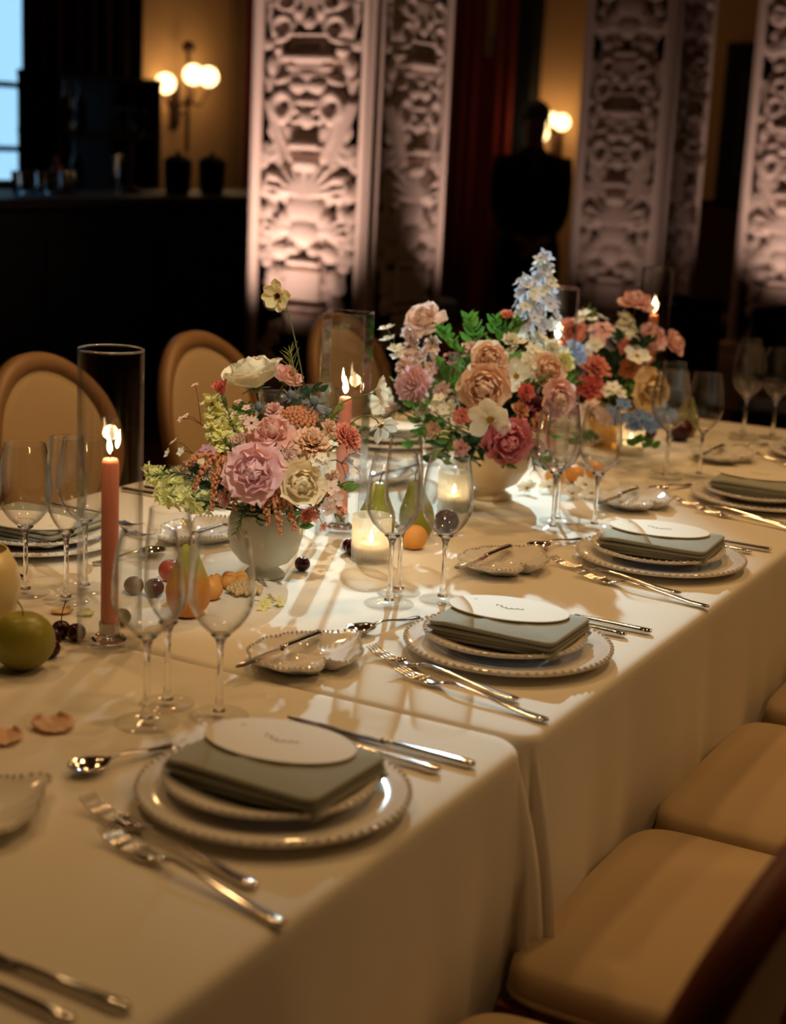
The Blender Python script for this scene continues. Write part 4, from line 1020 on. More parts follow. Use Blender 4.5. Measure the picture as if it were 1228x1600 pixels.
def leafshape(ratio):
    def fn(i, j):
        v = j*2-1; w = ratio*(math.sin(PI*i**.8)**.9+.02); return (v*w/2, .10*math.sin(PI*i)-.5*ratio*abs(v)*-.35+.06*i*i, i)
    return MB().grid(fn, 6, 4)
def fern(label, base, tipp, n, L, m, group=None, name='fern_sprig', sd=0, sag=0.0):
    """feathery sprig of fine needles"""
    base = Vector(base); tipp = Vector(tipp); t = thing(name, label, 'foliage', base, group=group); r_ = random.Random(sd); d = tipp-base; b = MB(); pts = []
    for k in range(8):
        u = k/7; pts.append(d*u+Vector((0, 0, math.sin(PI*u)*d.length*.15-sag*u*u)))
    MB().tube(pts, [.0012*(1-.6*k/7) for k in range(8)], 5).build('stalk', m, t)
    for k in range(n):
        u = .1+.9*k/n; f = u*7; i = min(6, int(f)); p = pts[i].lerp(pts[i+1], f-i); al = (pts[i+1]-pts[i]).normalized()
        rd = Vector((r_.gauss(0, 1), r_.gauss(0, 1), r_.gauss(0, 1))); rd = (rd-al*rd.dot(al)).normalized()
        l = L*r_.uniform(.6, 1.1)*(1-.5*u); q = p+(al*.75+rd*.8).normalized()*l
        b.tube([p, p.lerp(q, .5)+Vector((0, 0, .04*l)), q], [.0007, .0006, .0002], 3, cap=False)
    b.build('needles', m, t, stuff=True); return t
def tassels(label, base, tips, m, r, group=None, sd=0, name='amaranth'):
    """drooping amaranth: each tassel a knobbly rope"""
    base = Vector(base); t = thing(name, label, 'flower', base, group=group); r_ = random.Random(sd)
    for tip in tips:
        d = Vector(tip)-base; b = MB(); n = max(10, int(d.length/(r*.55)))
        for k in range(n):
            u = k/n; p = Vector((d.x*min(1, u*1.5)*(1-.2*(1-u)) if False else d.x*u**.7, d.y*u**.7, d.z*u**1.2+.012*math.sin(PI*u)))
            for q in range(3):
                a = r_.uniform(0, 6.28); rr = r*(.75+.35*math.sin(PI*min(1, u+.1))); b.ball(p+Vector((math.cos(a)*rr*.7, math.sin(a)*rr*.7, r_.uniform(-.5, .5)*rr)), rr*.55, 5, 4)
        b.build('tassel', m, t)
    return t
def cluster(label, pos, axis, R, n, rb, m, group=None, name='sedum', sd=0, target=None):
    """flat-topped head of tiny buds"""
    t = thing(name, label, 'flower', pos, group=group, rot=axisrot(axis)); r_ = random.Random(sd); b = MB()
    for k in range(n):
        r = R*math.sqrt((k+.5)/n); a = k*2.39996; b.ball((r*math.cos(a), r*math.sin(a), R*.35*(1-(r/R)**2)+r_.uniform(-.1, .1)*rb), rb*r_.uniform(.8, 1.2), 6, 4)
    b.build('buds', m, t, stuff=True); MB().tube([(0, 0, 0), (0, 0, -R*.8)], .0016, 5).build('stalk', G['stem'], t)
    return t
def thistle(label, pos, axis, R, m, group=None, sd=0, name='sea_holly'):
    t = thing(name, label, 'flower', pos, group=group, rot=axisrot(axis)); r_ = random.Random(sd)
    MB().ball((0, 0, R*.25), R*.3, 10, 7, (1, 1, 1.35)).build('cone', m, t)
    b = MB()
    for k in range(26):
        a = k*2.4; e = r_.uniform(-.15, .7); d = Vector((math.cos(a), math.sin(a), e)).normalized(); l = R*r_.uniform(.75, 1.1); w = d.cross(Vector((0, 0, 1))).normalized()*R*.07
        p = d*R*.15; b.add([p-w, p+w, d*l*.6+w*.8, d*l, d*l*.6-w*.8], [(0, 1, 2, 4), (4, 2, 3)])
    b.build('bracts', m, t, stuff=True); MB().tube([(0, 0, 0), (0, 0, -R*1.2)], .0014, 5).build('stalk', G['stem'], t); return t

FH = Vector((FW.x, FW.y, 0)).normalized(); RH = Vector((RT.x, RT.y, 0)).normalized()
def D(r, u, t): return (RH*r+Vector((0, 0, u))-FH*t).normalized()
# ------------------------------------------------------------------ arrangement one: the cream roses (about 2.8 m away)
T1 = V1+Vector((0, 0, .118)); A1 = 'in the cream rose arrangement'
rose('large cream rose at the top of the cream rose arrangement, seen from the side', at(398, 600, 2.78), D(-.25, 1, .12), .054, P['cream'], T1, open_=.62, n=20, wav=.045, sd=1)
rose('cream apricot rose facing the camera at the lower right of its arrangement', at(468, 760, 2.66), D(.35, .5, 1), .040, P['apricot'], T1, open_=.72, n=18, wav=.035, sd=2)
rose('big ruffled bright pink flower low at the front of the cream rose arrangement', at(398, 738, 2.64), D(-.1, .35, 1), .044, P['pink'], T1, open_=1.15, n=20, wav=.14, sd=3, name='lisianthus')
rose('dusty pink ruffled flower above the bright pink one, near the centre', at(425, 683, 2.69), D(-.1, .9, .75), .036, P['dusty'], T1, open_=1.05, n=16, wav=.13, sd=4, name='lisianthus')
ruffled('peach scabiosa head tilted up, right of the dusty pink flower', at(486, 690, 2.69), D(.25, 1, .55), .038, P['peach'], T1, n=60, sd=1, spread=1.5, name='scabiosa')
ruffled('peach pink scabiosa at the right edge of the cream rose arrangement', at(546, 681, 2.72), D(.8, .7, .45), .030, P['coral'], T1, n=52, sd=2, spread=1.45, name='scabiosa')
rose('half-open coral pink flower right of the large cream rose', at(447, 594, 2.82), D(.5, .9, .2), .030, P['dusty'], T1, open_=.9, n=13, wav=.12, sd=5, name='lisianthus', inner=P['coral'])
ruffled('closed coral red bud left of the large cream rose', at(346, 612, 2.76), D(-.3, 1, .2), .030, P['red'], T1, n=26, spread=.35, sd=3, name='carnation_bud', narrow=.35)
spike('tall lemon yellow stock on the left side of the cream rose arrangement', at(350, 722, 2.72), at(330, 622, 2.76), 22, .021, .025, .021, P['yellow'], 'stock', T1, sd=1)
spike('second lemon yellow stock, behind and right of the tall one', at(372, 715, 2.76), at(356, 645, 2.8), 16, .02, .024, .02, P['yellow'], 'stock', T1, sd=2)
spike('lime yellow stock reaching out to the far left of the cream rose arrangement', at(300, 775, 2.72), at(228, 735, 2.76), 13, .016, .024, .022, P['lime'], 'stock', T1, sd=3)
spike('lime yellow stock drooping low on the left of the cream rose arrangement', at(330, 785, 2.70), at(248, 772, 2.70), 12, .016, .023, .02, P['lime'], 'stock', T1, sd=4)
cosmos('cream cosmos standing high above the cream rose arrangement on a thin stem', at(434, 462, 2.80), D(-.35, -.1, 1), .030, P['ivory'], at(476, 600, 2.8), n=8, tilt=1.3, sd=.3, seedm=G['umber'], bend=.25, wid=.7, tilts=(1.5, 1.1, 1.3, .8))
cosmos('upper one of two white cosmos arching out to the right, seen from behind', at(587, 614, 2.72), D(.75, .15, .1), .034, P['white'], at(505, 668, 2.74), n=8, tilt=1.0, sd=.8, bend=.8, wid=.66)
cosmos('lower one of two white cosmos arching out to the right, petals hanging', at(594, 664, 2.70), D(.35, -.45, .5), .032, P['white'], at(520, 690, 2.72), n=8, tilt=1.1, sd=.2, bend=.7, wid=.6, skip=(4,))
cosmos('small white daisy above the dusty pink flower', at(393, 661, 2.66), D(-.15, .5, 1), .0145, P['blush'], T1, n=11, tilt=1.4, sd=1, name='daisy', seedm=G['umber'], wid=.42)
cosmos('small white daisy in the gap between the dusty and the bright pink flowers', at(417, 706, 2.65), D(.1, .8, .8), .012, P['white'], T1, n=11, tilt=1.3, sd=2, name='daisy', seedm=G['gold'], wid=.42)
tassels('rust orange amaranth hanging at the lower left of the cream rose arrangement', at(352, 715, 2.69), [at(285, 735, 2.68), at(300, 770, 2.68), at(330, 800, 2.67), at(368, 800, 2.66), at(352, 770, 2.66)], P['rust'], .0062, sd=1)
tassels('rust orange amaranth hanging over the rim of the celadon bowl', at(410, 748, 2.67), [at(395, 800, 2.66), at(418, 825, 2.65), at(440, 838, 2.65), at(462, 830, 2.66), at(445, 795, 2.66), at(380, 790, 2.66)], P['rust'], .0068, sd=2)
tassels('rust orange amaranth at the lower right of the cream rose arrangement', at(488, 758, 2.69), [at(498, 808, 2.69), at(520, 800, 2.69), at(538, 812, 2.69), at(512, 782, 2.68)], P['rust'], .0055, sd=3)
cluster('rust orange sedum head behind the dusty pink flower', at(468, 652, 2.755), D(.1, 1, .35), .034, 70, .0042, P['rust'], sd=1)
cluster('rust orange sedum head just left of the lemon stock centre', at(386, 690, 2.70), D(-.2, 1, .6), .02, 30, .004, P['dusty'], sd=2)
for k, (x, y, d, r) in enumerate(((455, 622, 2.78, .024), (490, 632, 2.76, .026), (512, 650, 2.75, .024), (405, 640, 2.74, .022))):
    thistle(('grey blue sea holly behind the coral pink flower', 'grey blue sea holly above the peach scabiosa', 'grey blue sea holly at the right above the peach scabiosa', 'grey blue sea holly just under the large cream rose')[k], at(x, y, d), D((-.1, .2, .4, -.2)[k], 1, .3), r, P['thistle'], sd=k)
sprig('thin sprig of white blossoms on the far left, below the lemon stock', at(330, 715, 2.74), [at(272, 690, 2.74), at(262, 708, 2.75), at(283, 706, 2.73)], P['white'], .010, sd=1, stalk=G['brownstem'])
sprig('thin sprig of white blossoms left of the lemon stock, higher one', at(335, 690, 2.76), [at(291, 650, 2.76), at(305, 602, 2.77), at(283, 655, 2.76)], P['blush'], .008, 'bell', sd=2, stalk=G['brownstem'])
sprig('small white blossoms at the right, over the apricot rose', at(485, 735, 2.67), [at(503, 715, 2.65), at(520, 694, 2.66), at(512, 730, 2.66), at(495, 722, 2.65)], P['white'], .012, sd=3)
sprig('pale blush blossoms hanging at the right of the apricot rose', at(505, 750, 2.68), [at(517, 762, 2.66), at(524, 780, 2.66), at(514, 792, 2.66)], P['blush'], .0165, sd=4)
sprig('pale blue and white blossoms at the right edge behind the wine glasses', at(515, 720, 2.74), [at(545, 722, 2.74), at(560, 735, 2.75), at(540, 745, 2.75), at(556, 708, 2.76)], P['paleblue'], .012, sd=5)
sprig('tiny white blossoms below the large cream rose', at(410, 690, 2.74), [at(372, 628, 2.72), at(385, 638, 2.71), at(366, 648, 2.71), at(380, 652, 2.71)], P['blush'], .009, 'bell', sd=6)
sprig('mauve pink blossoms at the left among the rust tassels', at(340, 720, 2.71), [at(312, 710, 2.69), at(322, 702, 2.69), at(303, 720, 2.69), at(330, 706, 2.69)], P['mauve'], .012, sd=7)
sprig('small coral blossoms low at the right of the celadon bowl', at(480, 780, 2.70), [at(460, 822, 2.68), at(505, 822, 2.69), at(535, 795, 2.69), at(490, 808, 2.68)], P['coral'], .010, sd=8)
fern('feathery green fern at the left between the lime stocks', at(345, 770, 2.72), at(238, 745, 2.68), 90, .034, G['needle'], sd=1)
fern('feathery green fern before the lemon stock', at(375, 745, 2.70), at(350, 690, 2.66), 70, .028, G['needle'], sd=2)
fern('green needle tuft hanging over the left rim of the celadon bowl', at(400, 775, 2.69), at(368, 835, 2.65), 80, .032, G['needle'], sd=3, name='needle_tuft')
fern('wispy green tendrils on the stem beneath the high cream cosmos', at(462, 600, 2.80), at(452, 548, 2.80), 22, .045, G['pale'], sd=4, name='fern_tip')
fern('green needle sprig at the lower right of the cream rose arrangement', at(480, 780, 2.70), at(535, 815, 2.68), 60, .022, G['needle'], sd=5)
leafy('yellow green leafy tip at the right, left of the arching cosmos', at(500, 690, 2.74), at(535, 636, 2.73), 12, .022, .010, G['pale'], sd=1)
leafy('leafy sprig beside the lower cosmos stem', at(510, 690, 2.76), at(560, 672, 2.78), 9, .022, .012, G['leaf'], sd=2)
for k, (x, y, d, m, lb) in enumerate(((452, 712, 2.67, 'blush', 'small blush flower between the bright pink flower and the peach scabiosa'), (372, 690, 2.68, 'blush', 'small blush flower between the lemon stock and the dusty pink flower'),
        (428, 640, 2.74, 'dusty', 'small dusty pink flower just under the large cream rose, right part'), (520, 745, 2.69, 'peach', 'small peach flower at the right of the apricot rose'), (336, 742, 2.68, 'peach', 'small peach flower among the rust tassels at the left'),
        (515, 668, 2.72, 'peach', 'small peach flower between the two peach scabiosas'), (480, 805, 2.67, 'coral', 'small coral flower under the apricot rose'), (350, 780, 2.67, 'dusty', 'small dusty flower low at the left above the celadon bowl'))):
    ruffled(lb, at(x, y, d), D((x-425)/90, (720-y)/140+.3, 1), .018, P[m], T1, n=26, sd=60+k, spread=1.3, name='spray_carnation')
for k, (x0, y0, x1, y1, d) in enumerate(((430, 720, 398, 660, 2.72), (450, 740, 505, 700, 2.71), (380, 770, 320, 790, 2.70), (430, 790, 470, 825, 2.69), (360, 740, 300, 745, 2.72), (500, 760, 545, 770, 2.71), (440, 660, 500, 610, 2.80), (400, 660, 375, 640, 2.76), (410, 790, 400, 815, 2.68))):
    leafy('mid green leaves tucked between the blooms of the cream rose arrangement', at(x0, y0, d+.03), at(x1, y1, d-.01), 9, .034, .017, G['leaf'] if k % 2 else G['dark'], 'green leaves between the blooms of the first arrangement', sd=130+k)
fill = [(-.03, .03, .10), (.03, .03, .10), (-.05, .01, .06), (.05, .0, .06), (0, .05, .11), (-.02, .06, .07), (.02, .06, .06), (-.08, .02, .04), (.08, .02, .03), (0, .02, .13), (-.04, .0, .10), (.04, .0, .11)]
for k, (r, t_, u) in enumerate(fill):
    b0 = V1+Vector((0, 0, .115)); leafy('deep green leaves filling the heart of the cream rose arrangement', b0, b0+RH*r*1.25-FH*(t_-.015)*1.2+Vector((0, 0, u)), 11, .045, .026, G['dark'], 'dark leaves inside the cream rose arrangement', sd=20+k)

# ------------------------------------------------------------------ arrangement two: large, peach and pink (about 3.5 m away)
T2 = V2+Vector((0, 0, .12))
ruffled('pink carnation at the left of the large arrangement', at(643, 601, 3.36), D(-.55, .3, 1), .044, P['pink'], T2, n=64, sd=11, spread=1.5)
rose('upper one of two big peach garden roses facing the camera', at(764, 562, 3.36), D(0, .35, 1), .035, P['peach'], T2, open_=1.0, n=24, sd=12, wav=.05, name='garden_rose')
rose('lower and larger one of two big peach garden roses', at(758, 607, 3.33), D(-.15, .15, 1), .048, P['peach'], T2, open_=1.05, n=26, sd=13, wav=.05, name='garden_rose', inner=P['peach'])
cosmos('white cosmos hanging below the big peach garden roses', at(766, 655, 3.27), D(-.25, -.25, 1), .050, P['white'], T2, n=6, tilt=1.35, sd=.4, wid=.8, skip=(3,))
rose('deep rose pink flower below the white cosmos at the bottom of the arrangement', at(793, 688, 3.30), D(.2, -.1, 1), .045, P['rosep'], T2, open_=1.05, n=20, sd=14, wav=.09, name='garden_rose')
cosmos('white cosmos half hidden at the right of the big peach garden roses', at(806, 588, 3.38), D(.35, .35, 1), .040, P['cream'], T2, n=7, tilt=1.25, sd=.9, wid=.75)
rose('brownish peach rose right of the white half-hidden cosmos', at(853, 582, 3.42), D(.3, .4, 1), .037, P['peach'], T2, open_=.8, n=16, sd=15, wav=.04)
rose('peach pink rose seen through the top of a wine glass', at(868, 622, 3.38), D(.35, .15, 1), .038, P['dusty'], T2, open_=.9, n=17, sd=16, wav=.05, inner=P['peach'])
rose('dark plum flower right of the deep rose pink one', at(832, 650, 3.40), D(.3, .0, 1), .036, P['plumf'], T2, open_=1.0, n=14, sd=17, wav=.1, name='lisianthus')
ruffled('small red orange flower below the half-hidden white cosmos', at(822, 613, 3.36), D(.1, .2, 1), .022, P['red'], T2, n=30, sd=18)
rose('pale blush flower at the top left of the large arrangement, light behind it', at(665, 500, 3.50), D(-.2, .8, .5), .042, P['blush'], T2, open_=1.1, n=13, sd=19, wav=.1, name='sweet_pea')
spike('tall blush pink stock at the upper left of the large arrangement', at(640, 610, 3.48), at(642, 512, 3.52), 16, .026, .026, .02, P['blush'], 'stock', T2, sd=11)
spike('blush stock beside the pink carnation, shorter one', at(660, 580, 3.50), at(678, 528, 3.54), 9, .02, .024, .018, P['blush'], 'stock', T2, sd=12)
sprig('white buds and small flowers at the far upper left of the large arrangement', at(640, 600, 3.44), [at(604, 513, 3.44), at(618, 545, 3.43), at(606, 530, 3.44), at(622, 556, 3.43)], P['white'], .02, sd=11)
ruffled('round coral bud on top of the large arrangement, left of the blue spike', at(792, 494, 3.50), D(0, 1, .5), .022, P['coral'], T2, n=30, sd=20, spread=.8, name='carnation_bud')
spike('tall pale blue delphinium spike rising over the flowers, right one of the pair', at(850, 520, 3.62), at(848, 398, 3.62), 30, .040, .021, .022, P['paleblue'], 'small', T2, name='delphinium', sd=13, m2=P['white'])
spike('pale blue delphinium spike, shorter left one of the pair', at(828, 530, 3.58), at(818, 432, 3.58), 24, .034, .021, .019, P['paleblue'], 'small', T2, name='delphinium', sd=14, m2=P['white'])
sprig('white blossoms below the pale blue spikes', at(815, 570, 3.46), [at(815, 535, 3.44), at(832, 545, 3.43), at(845, 552, 3.43), at(826, 558, 3.42), at(850, 530, 3.45), at(800, 548, 3.44)], P['cream'], .019, sd=12)
sprig('mauve blossoms in a loose spray left of the upper peach garden rose', at(720, 590, 3.44), [at(700, 555, 3.42), at(690, 565, 3.42), at(706, 566, 3.42), at(683, 575, 3.42), at(715, 556, 3.42)], P['mauve'], .013, sd=13)
sprig('cream blossoms low at the left of the large arrangement', at(690, 650, 3.36), [at(686, 622, 3.32), at(692, 640, 3.32), at(680, 634, 3.32)], P['cream'], .016, sd=14)
cosmos('white cosmos in the shade at the left, behind the arching pair', at(598, 628, 3.40), D(-.4, .3, 1), .034, P['cream'], T2, n=8, tilt=1.3, sd=1.3, wid=.7)
leafy('bright green leafy tip left of the coral bud', at(745, 585, 3.48), at(735, 498, 3.50), 16, .040, .020, G['bright'], sd=31)
leafy('bright green leafy tip under the coral bud', at(780, 560, 3.50), at(776, 500, 3.50), 16, .036, .018, G['bright'], sd=32)
leafy('mid green leaves between the pink carnation and the peach roses', at(715, 640, 3.40), at(690, 570, 3.36), 14, .044, .02, G['bright'], sd=33)
leafy('mid green leaves below the pink carnation', at(720, 680, 3.40), at(650, 660, 3.36), 13, .05, .024, G['leaf'], sd=34)
leafy('long green blades at the left of the upper peach rose', at(730, 620, 3.42), at(690, 600, 3.36), 8, .055, .012, G['leaf'], sd=35)
leafy('dark green leaves over the left rim of the tan bowl', at(745, 690, 3.40), at(680, 706, 3.34), 12, .055, .03, G['dark'], sd=36, sag=.02)
leafy('dark green leaves over the front of the tan bowl', at(760, 680, 3.34), at(735, 715, 3.30), 11, .05, .03, G['dark'], sd=37, sag=.01)
leafy('green leaves at the lower right of the tan bowl', at(810, 690, 3.36), at(850, 715, 3.36), 10, .045, .024, G['leaf'], sd=38, sag=.01)
fern('fine green fern at the lower right of the tan bowl', at(820, 690, 3.36), at(835, 735, 3.34), 50, .04, G['needle'], sd=39)
fern('fine green fern at the right of the upper arching cosmos', at(640, 640, 3.36), at(600, 655, 3.34), 50, .04, G['needle'], sd=40)
for k in range(16):
    a = k*2.4; b0 = V2+Vector((0, 0, .12)); rr = .05+.09*((k*7) % 16)/16
    leafy('green leaves filling the heart of the large peach arrangement', b0, b0+Vector((math.cos(a)*rr, math.sin(a)*rr, .05+.14*((k*5) % 16)/16)), 12, .06, .034, G['dark'] if k % 3 else G['leaf'], 'leaves inside the large arrangement', sd=50+k)

for k, (x, y, d, m, kind, lb) in enumerate((
        (612, 640, 3.38, 'blush', 12, 'small blush flower under the upper arching cosmos'), (690, 610, 3.36, 'blush', 14, 'small blush flower right of the pink carnation'), (676, 672, 3.34, 'peach', 13, 'small peach flower low at the left of the tan bowl'),
        (722, 650, 3.32, 'coral', 13, 'small coral flower left of the low white cosmos'), (700, 640, 3.34, 'cream', 13, 'small cream flower left of the larger peach garden rose'), (720, 700, 3.30, 'dusty', 12, 'small dusty flower over the left rim of the tan bowl'),
        (825, 570, 3.40, 'cream', 14, 'small cream flower left of the brownish peach rose'), (845, 660, 3.36, 'rust', 15, 'rust flower right of the deep rose pink one'), (840, 700, 3.34, 'blush', 13, 'small blush flower at the right rim of the tan bowl'),
        (735, 545, 3.42, 'blush', 14, 'small blush flower left of the upper peach garden rose'), (800, 530, 3.44, 'cream', 13, 'small cream flower below the coral bud'), (660, 640, 3.36, 'cream', 13, 'small cream flower below the pink carnation'),
        (815, 640, 3.36, 'rust', 13, 'rust flower behind the low white cosmos'), (632, 570, 3.42, 'blush', 14, 'small blush flower above the pink carnation, left'), (895, 640, 3.40, 'dusty', 15, 'dusty flower behind the third setting wine glass'))):
    ruffled(lb, at(x, y, d), D((x-750)/140, (690-y)/160+.2, 1), kind*.0017, P[m], T2, n=28, sd=160+k, spread=1.35, name='spray_carnation')
for k, (x0, y0, x1, y1, d) in enumerate(((720, 640, 640, 640, 3.36), (720, 660, 690, 720, 3.33), (740, 600, 710, 540, 3.42), (790, 620, 840, 600, 3.40), (800, 660, 860, 680, 3.38), (760, 680, 790, 730, 3.32), (700, 620, 620, 600, 3.42), (830, 600, 880, 600, 3.44), (700, 670, 640, 700, 3.36), (780, 540, 815, 505, 3.5), (720, 560, 690, 520, 3.5))):
    leafy('green leaves tucked between the blooms of the large peach arrangement', at(x0, y0, d+.04), at(x1, y1, d-.01), 11, .046, .022, G['leaf'] if k % 2 else G['bright'], 'green leaves between the blooms of the second arrangement', sd=190+k)
# ------------------------------------------------------------------ arrangement three: coral and blue (about 4.2 m away)
T3 = V3+Vector((0, 0, .10))
ruffled('coral poppy with a dark eye at the upper left of the far arrangement', at(893, 517, 4.06), D(-.1, .5, 1), .042, P['coral'], T3, n=30, sd=21, spread=1.5, name='poppy', narrow=1.1, ruf=.06, centre=G['umber'])
ruffled('coral flower seen edge-on, highest of the two red ones at the right', at(931, 571, 3.98), D(.35, .9, .5), .044, P['coral'], T3, n=44, sd=22)
ruffled('flat coral red flower just below the edge-on one', at(922, 604, 3.95), D(.0, .8, .7), .040, P['red'], T3, n=44, sd=23)
rose('dusty pink flower at the very top of the far arrangement', at(994, 475, 4.20), D(.1, 1, .3), .042, P['dusty'], T3, open_=1.2, n=15, sd=24, wav=.09, name='lisianthus')
spike('cream stock below the dusty pink top flower', at(985, 545, 4.16), at(974, 492, 4.18), 14, .028, .03, .024, P['cream'], 'stock', T3, sd=21)
rose('coral pink rose left of the far candle flame', at(1016, 530, 4.20), D(.3, .6, .7), .038, P['dusty'], T3, open_=.9, n=14, sd=25, inner=P['coral'])
rose('coral pink rose at the far right edge of the far arrangement', at(1050, 537, 4.26), D(.7, .5, .5), .036, P['dusty'], T3, open_=1.0, n=15, sd=26, inner=P['coral'])
ruffled('round orange flower in the middle of the far arrangement', at(977, 540, 4.06), D(.1, .4, 1), .024, P['coral'], T3, n=36, sd=27)
ruffled('orange brown flower under the flat white one', at(985, 574, 4.06), D(.2, .2, 1), .034, P['rust'], T3, n=36, sd=28)
cosmos('flat white flower at the right of the round orange flower', at(995, 557, 4.03), D(.2, .9, .5), .040, P['white'], T3, n=8, tilt=1.35, sd=.5, wid=.7)
rose('large cream yellow flower seen through a far wine glass', at(1014, 608, 4.02), D(.4, .1, 1), .048, P['tan'], T3, open_=1.1, n=14, sd=29, wav=.07, name='lisianthus')
ruffled('lemon yellow flower below the blue blossoms at the left', at(876, 565, 3.80), D(-.1, .3, 1), .036, P['yellow'], T3, n=36, sd=30)
ruffled('cream yellow flower below the candle flame among the flowers', at(862, 545, 3.74), D(-.2, .5, 1), .028, P['cream'], T3, n=34, sd=31)
for k, (x, y, d, lb) in enumerate(((895, 550, 3.92, 'blue blossoms beside the coral poppy'), (963, 645, 3.90, 'blue blossoms low at the front, left of the far wine glass'), (1000, 655, 3.98, 'blue blossoms low, between the two far wine glasses'), (1040, 648, 4.06, 'blue blossoms low at the right edge of the far arrangement'), (940, 530, 4.06, 'mauve blue blossoms above the edge-on coral flower'))):
    r_ = random.Random(k); sprig(lb, at(x-10, y+14, d+.08), [at(x+r_.uniform(-17, 17), y+r_.uniform(-14, 14), d+r_.uniform(-.03, .03)) for _ in range(9)], P['blue'] if k < 4 else P['paleblue'], .019, sd=30+k)
sprig('white blossoms right of the flat coral red flower', at(950, 630, 3.98), [at(958, 605, 3.94), at(968, 615, 3.94), at(950, 612, 3.94)], P['white'], .022, sd=41)
sprig('white blossoms at the top left of the far arrangement', at(925, 540, 4.06), [at(912, 490, 4.06), at(925, 500, 4.06), at(940, 496, 4.08), at(905, 500, 4.05), at(918, 546, 3.98), at(930, 538, 4.0)], P['cream'], .022, sd=42)
sprig('dusty pink blossoms in the upper middle of the far arrangement', at(940, 540, 4.08), [at(930, 512, 4.04), at(942, 522, 4.03), at(950, 512, 4.04), at(936, 530, 4.02)], P['dusty'], .024, sd=43)
sprig('pale dusty blossoms behind the rim of the third setting glasses', at(930, 650, 3.88), [at(925, 632, 3.86), at(935, 645, 3.86), at(915, 640, 3.86), at(945, 655, 3.86)], P['blush'], .022, sd=44)
leafy('bright green leaves reaching right over the gilded bowl', at(960, 690, 3.98), at(1018, 700, 3.96), 11, .055, .024, G['bright'], sd=71)
leafy('green leaves left of the flat coral red flower', at(905, 620, 3.98), at(893, 590, 3.94), 9, .045, .02, G['bright'], sd=72)
leafy('green leaves at the top left of the far arrangement', at(935, 540, 4.10), at(920, 486, 4.10), 10, .04, .018, G['leaf'], sd=73)
leafy('green leaves low at the front of the far arrangement', at(940, 690, 3.98), at(905, 690, 3.92), 10, .05, .024, G['leaf'], sd=74)
for k in range(13):
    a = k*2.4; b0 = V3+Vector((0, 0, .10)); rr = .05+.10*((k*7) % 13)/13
    leafy('green leaves filling the heart of the far arrangement', b0, b0+Vector((math.cos(a)*rr, math.sin(a)*rr, .06+.16*((k*5) % 13)/13)), 12, .062, .034, G['dark'] if k % 3 else G['leaf'], 'leaves inside the far arrangement', sd=80+k)

# ------------------------------------------------------------------ fruit and petals on the cloth
def pear(label, x, y, h, m, tilt=0.0, rz=0.0):
    k = h/.13
    t = thing('pear', label, 'fruit', (x, y, ZT), rot=Quaternion((math.cos(rz), math.sin(rz), 0), tilt))
    pr = [(.001, .003), (.012, .0), (.026, .006), (.035, .024), (.0375, .044), (.034, .064), (.026, .082), (.0195, .098), (.0155, .112), (.010, .121), (.003, .122), (.001, .119)]
    MB().lathe([(r*k, z*k) for r, z in pr], 32).build('flesh', m, t)
    MB().tube([(0, 0, .118*k), (.001, .002, .132*k), (.005, .004, .145*k)], [.0014, .0013, .002], 6).build('stalk', G['brownstem'], t); return t
def round_fruit(name, label, x, y, r, m, stalk=0.0, group=None, sq=.94, cat='fruit', z=0.0):
    t = thing(name, label, cat, (x, y, ZT+z), group=group, rz=x*40)
    pr = []
    for k in range(15):
        a = PI*k/14; rr = r*math.sin(a); z = r*sq*(1-math.cos(a)); z += r*.10*math.exp(-(rr/(r*.25))**2)*(1 if a < PI/2 else -1.6); pr.append((max(rr, .0005), z))
    MB().lathe(pr, 24).build('flesh', m, t)
    if stalk: MB().tube([(0, 0, r*1.75), (r*.15, 0, r*1.8+stalk*.5), (r*.5, .1*r, r*1.8+stalk)], [.0009, .0008, .0013], 5).build('stalk', G['brownstem'], t)
    return t
pear('ripe orange and green pear standing behind the front wine glasses', -.690, .180, .128, FR['pear'])
pear('green pear standing behind the votive and the wine glasses of the second setting', -.690, .800, .130, FR['greenpear'], .06, 1)
pear('green pear behind the peach apricot, right of the other green pear', -.640, .885, .125, FR['greenpear'], -.1, 2)
round_fruit('plum', 'red plum beside the ripe pear, behind the front glasses', -.838, .330, .0205, FR['redplum'])
round_fruit('apricot', 'small apricot left of the ripe pear', -.775, .270, .0185, FR['apricot'])
round_fruit('apricot', 'small apricot right of the ripe pear, in front of the ground cherries', -.715, .278, .021, FR['apricot'])
round_fruit('apricot', 'apricot standing behind the wine glass stems of the second setting', -.604, .800, .026, FR['apricot'])
for k, (x, y) in enumerate(((-.752, .345), (-.728, .352), (-.742, .372), (-.710, .366), (-.725, .385))): round_fruit('ground_cherry', 'orange ground cherry in the small heap before the celadon bowl', x, y, .0135, FR['apricot'], group='ground cherries')
cluster('small heap of golden yellow blossoms on the cloth before the celadon bowl', Vector((-.690, .345, ZT+.008)), (0, 0, 1), .030, 60, .0045, P['tan'], name='blossom_heap', sd=5)
sprig('small yellow flower lying on the cloth below the celadon bowl', (-.632, .300, ZT+.003), [(-.60, .315, ZT+.009), (-.615, .295, ZT+.009), (-.625, .325, ZT+.009), (-.64, .295, ZT+.008), (-.61, .28, ZT+.009)], P['yellow'], .011, sd=50)
for k, (x, y, lb) in enumerate(((-.835, .225, 'halved fig seen through the front wine glass, left one'), (-.800, .235, 'halved fig seen through the front wine glass, right one'))): round_fruit('fig', lb, x, y, .017, FR['fig'] if k == 0 else FR['plum'])
round_fruit('grape', 'single dark grape just right of the pink taper foot', -.744, .078, .0145, FR['olive'])
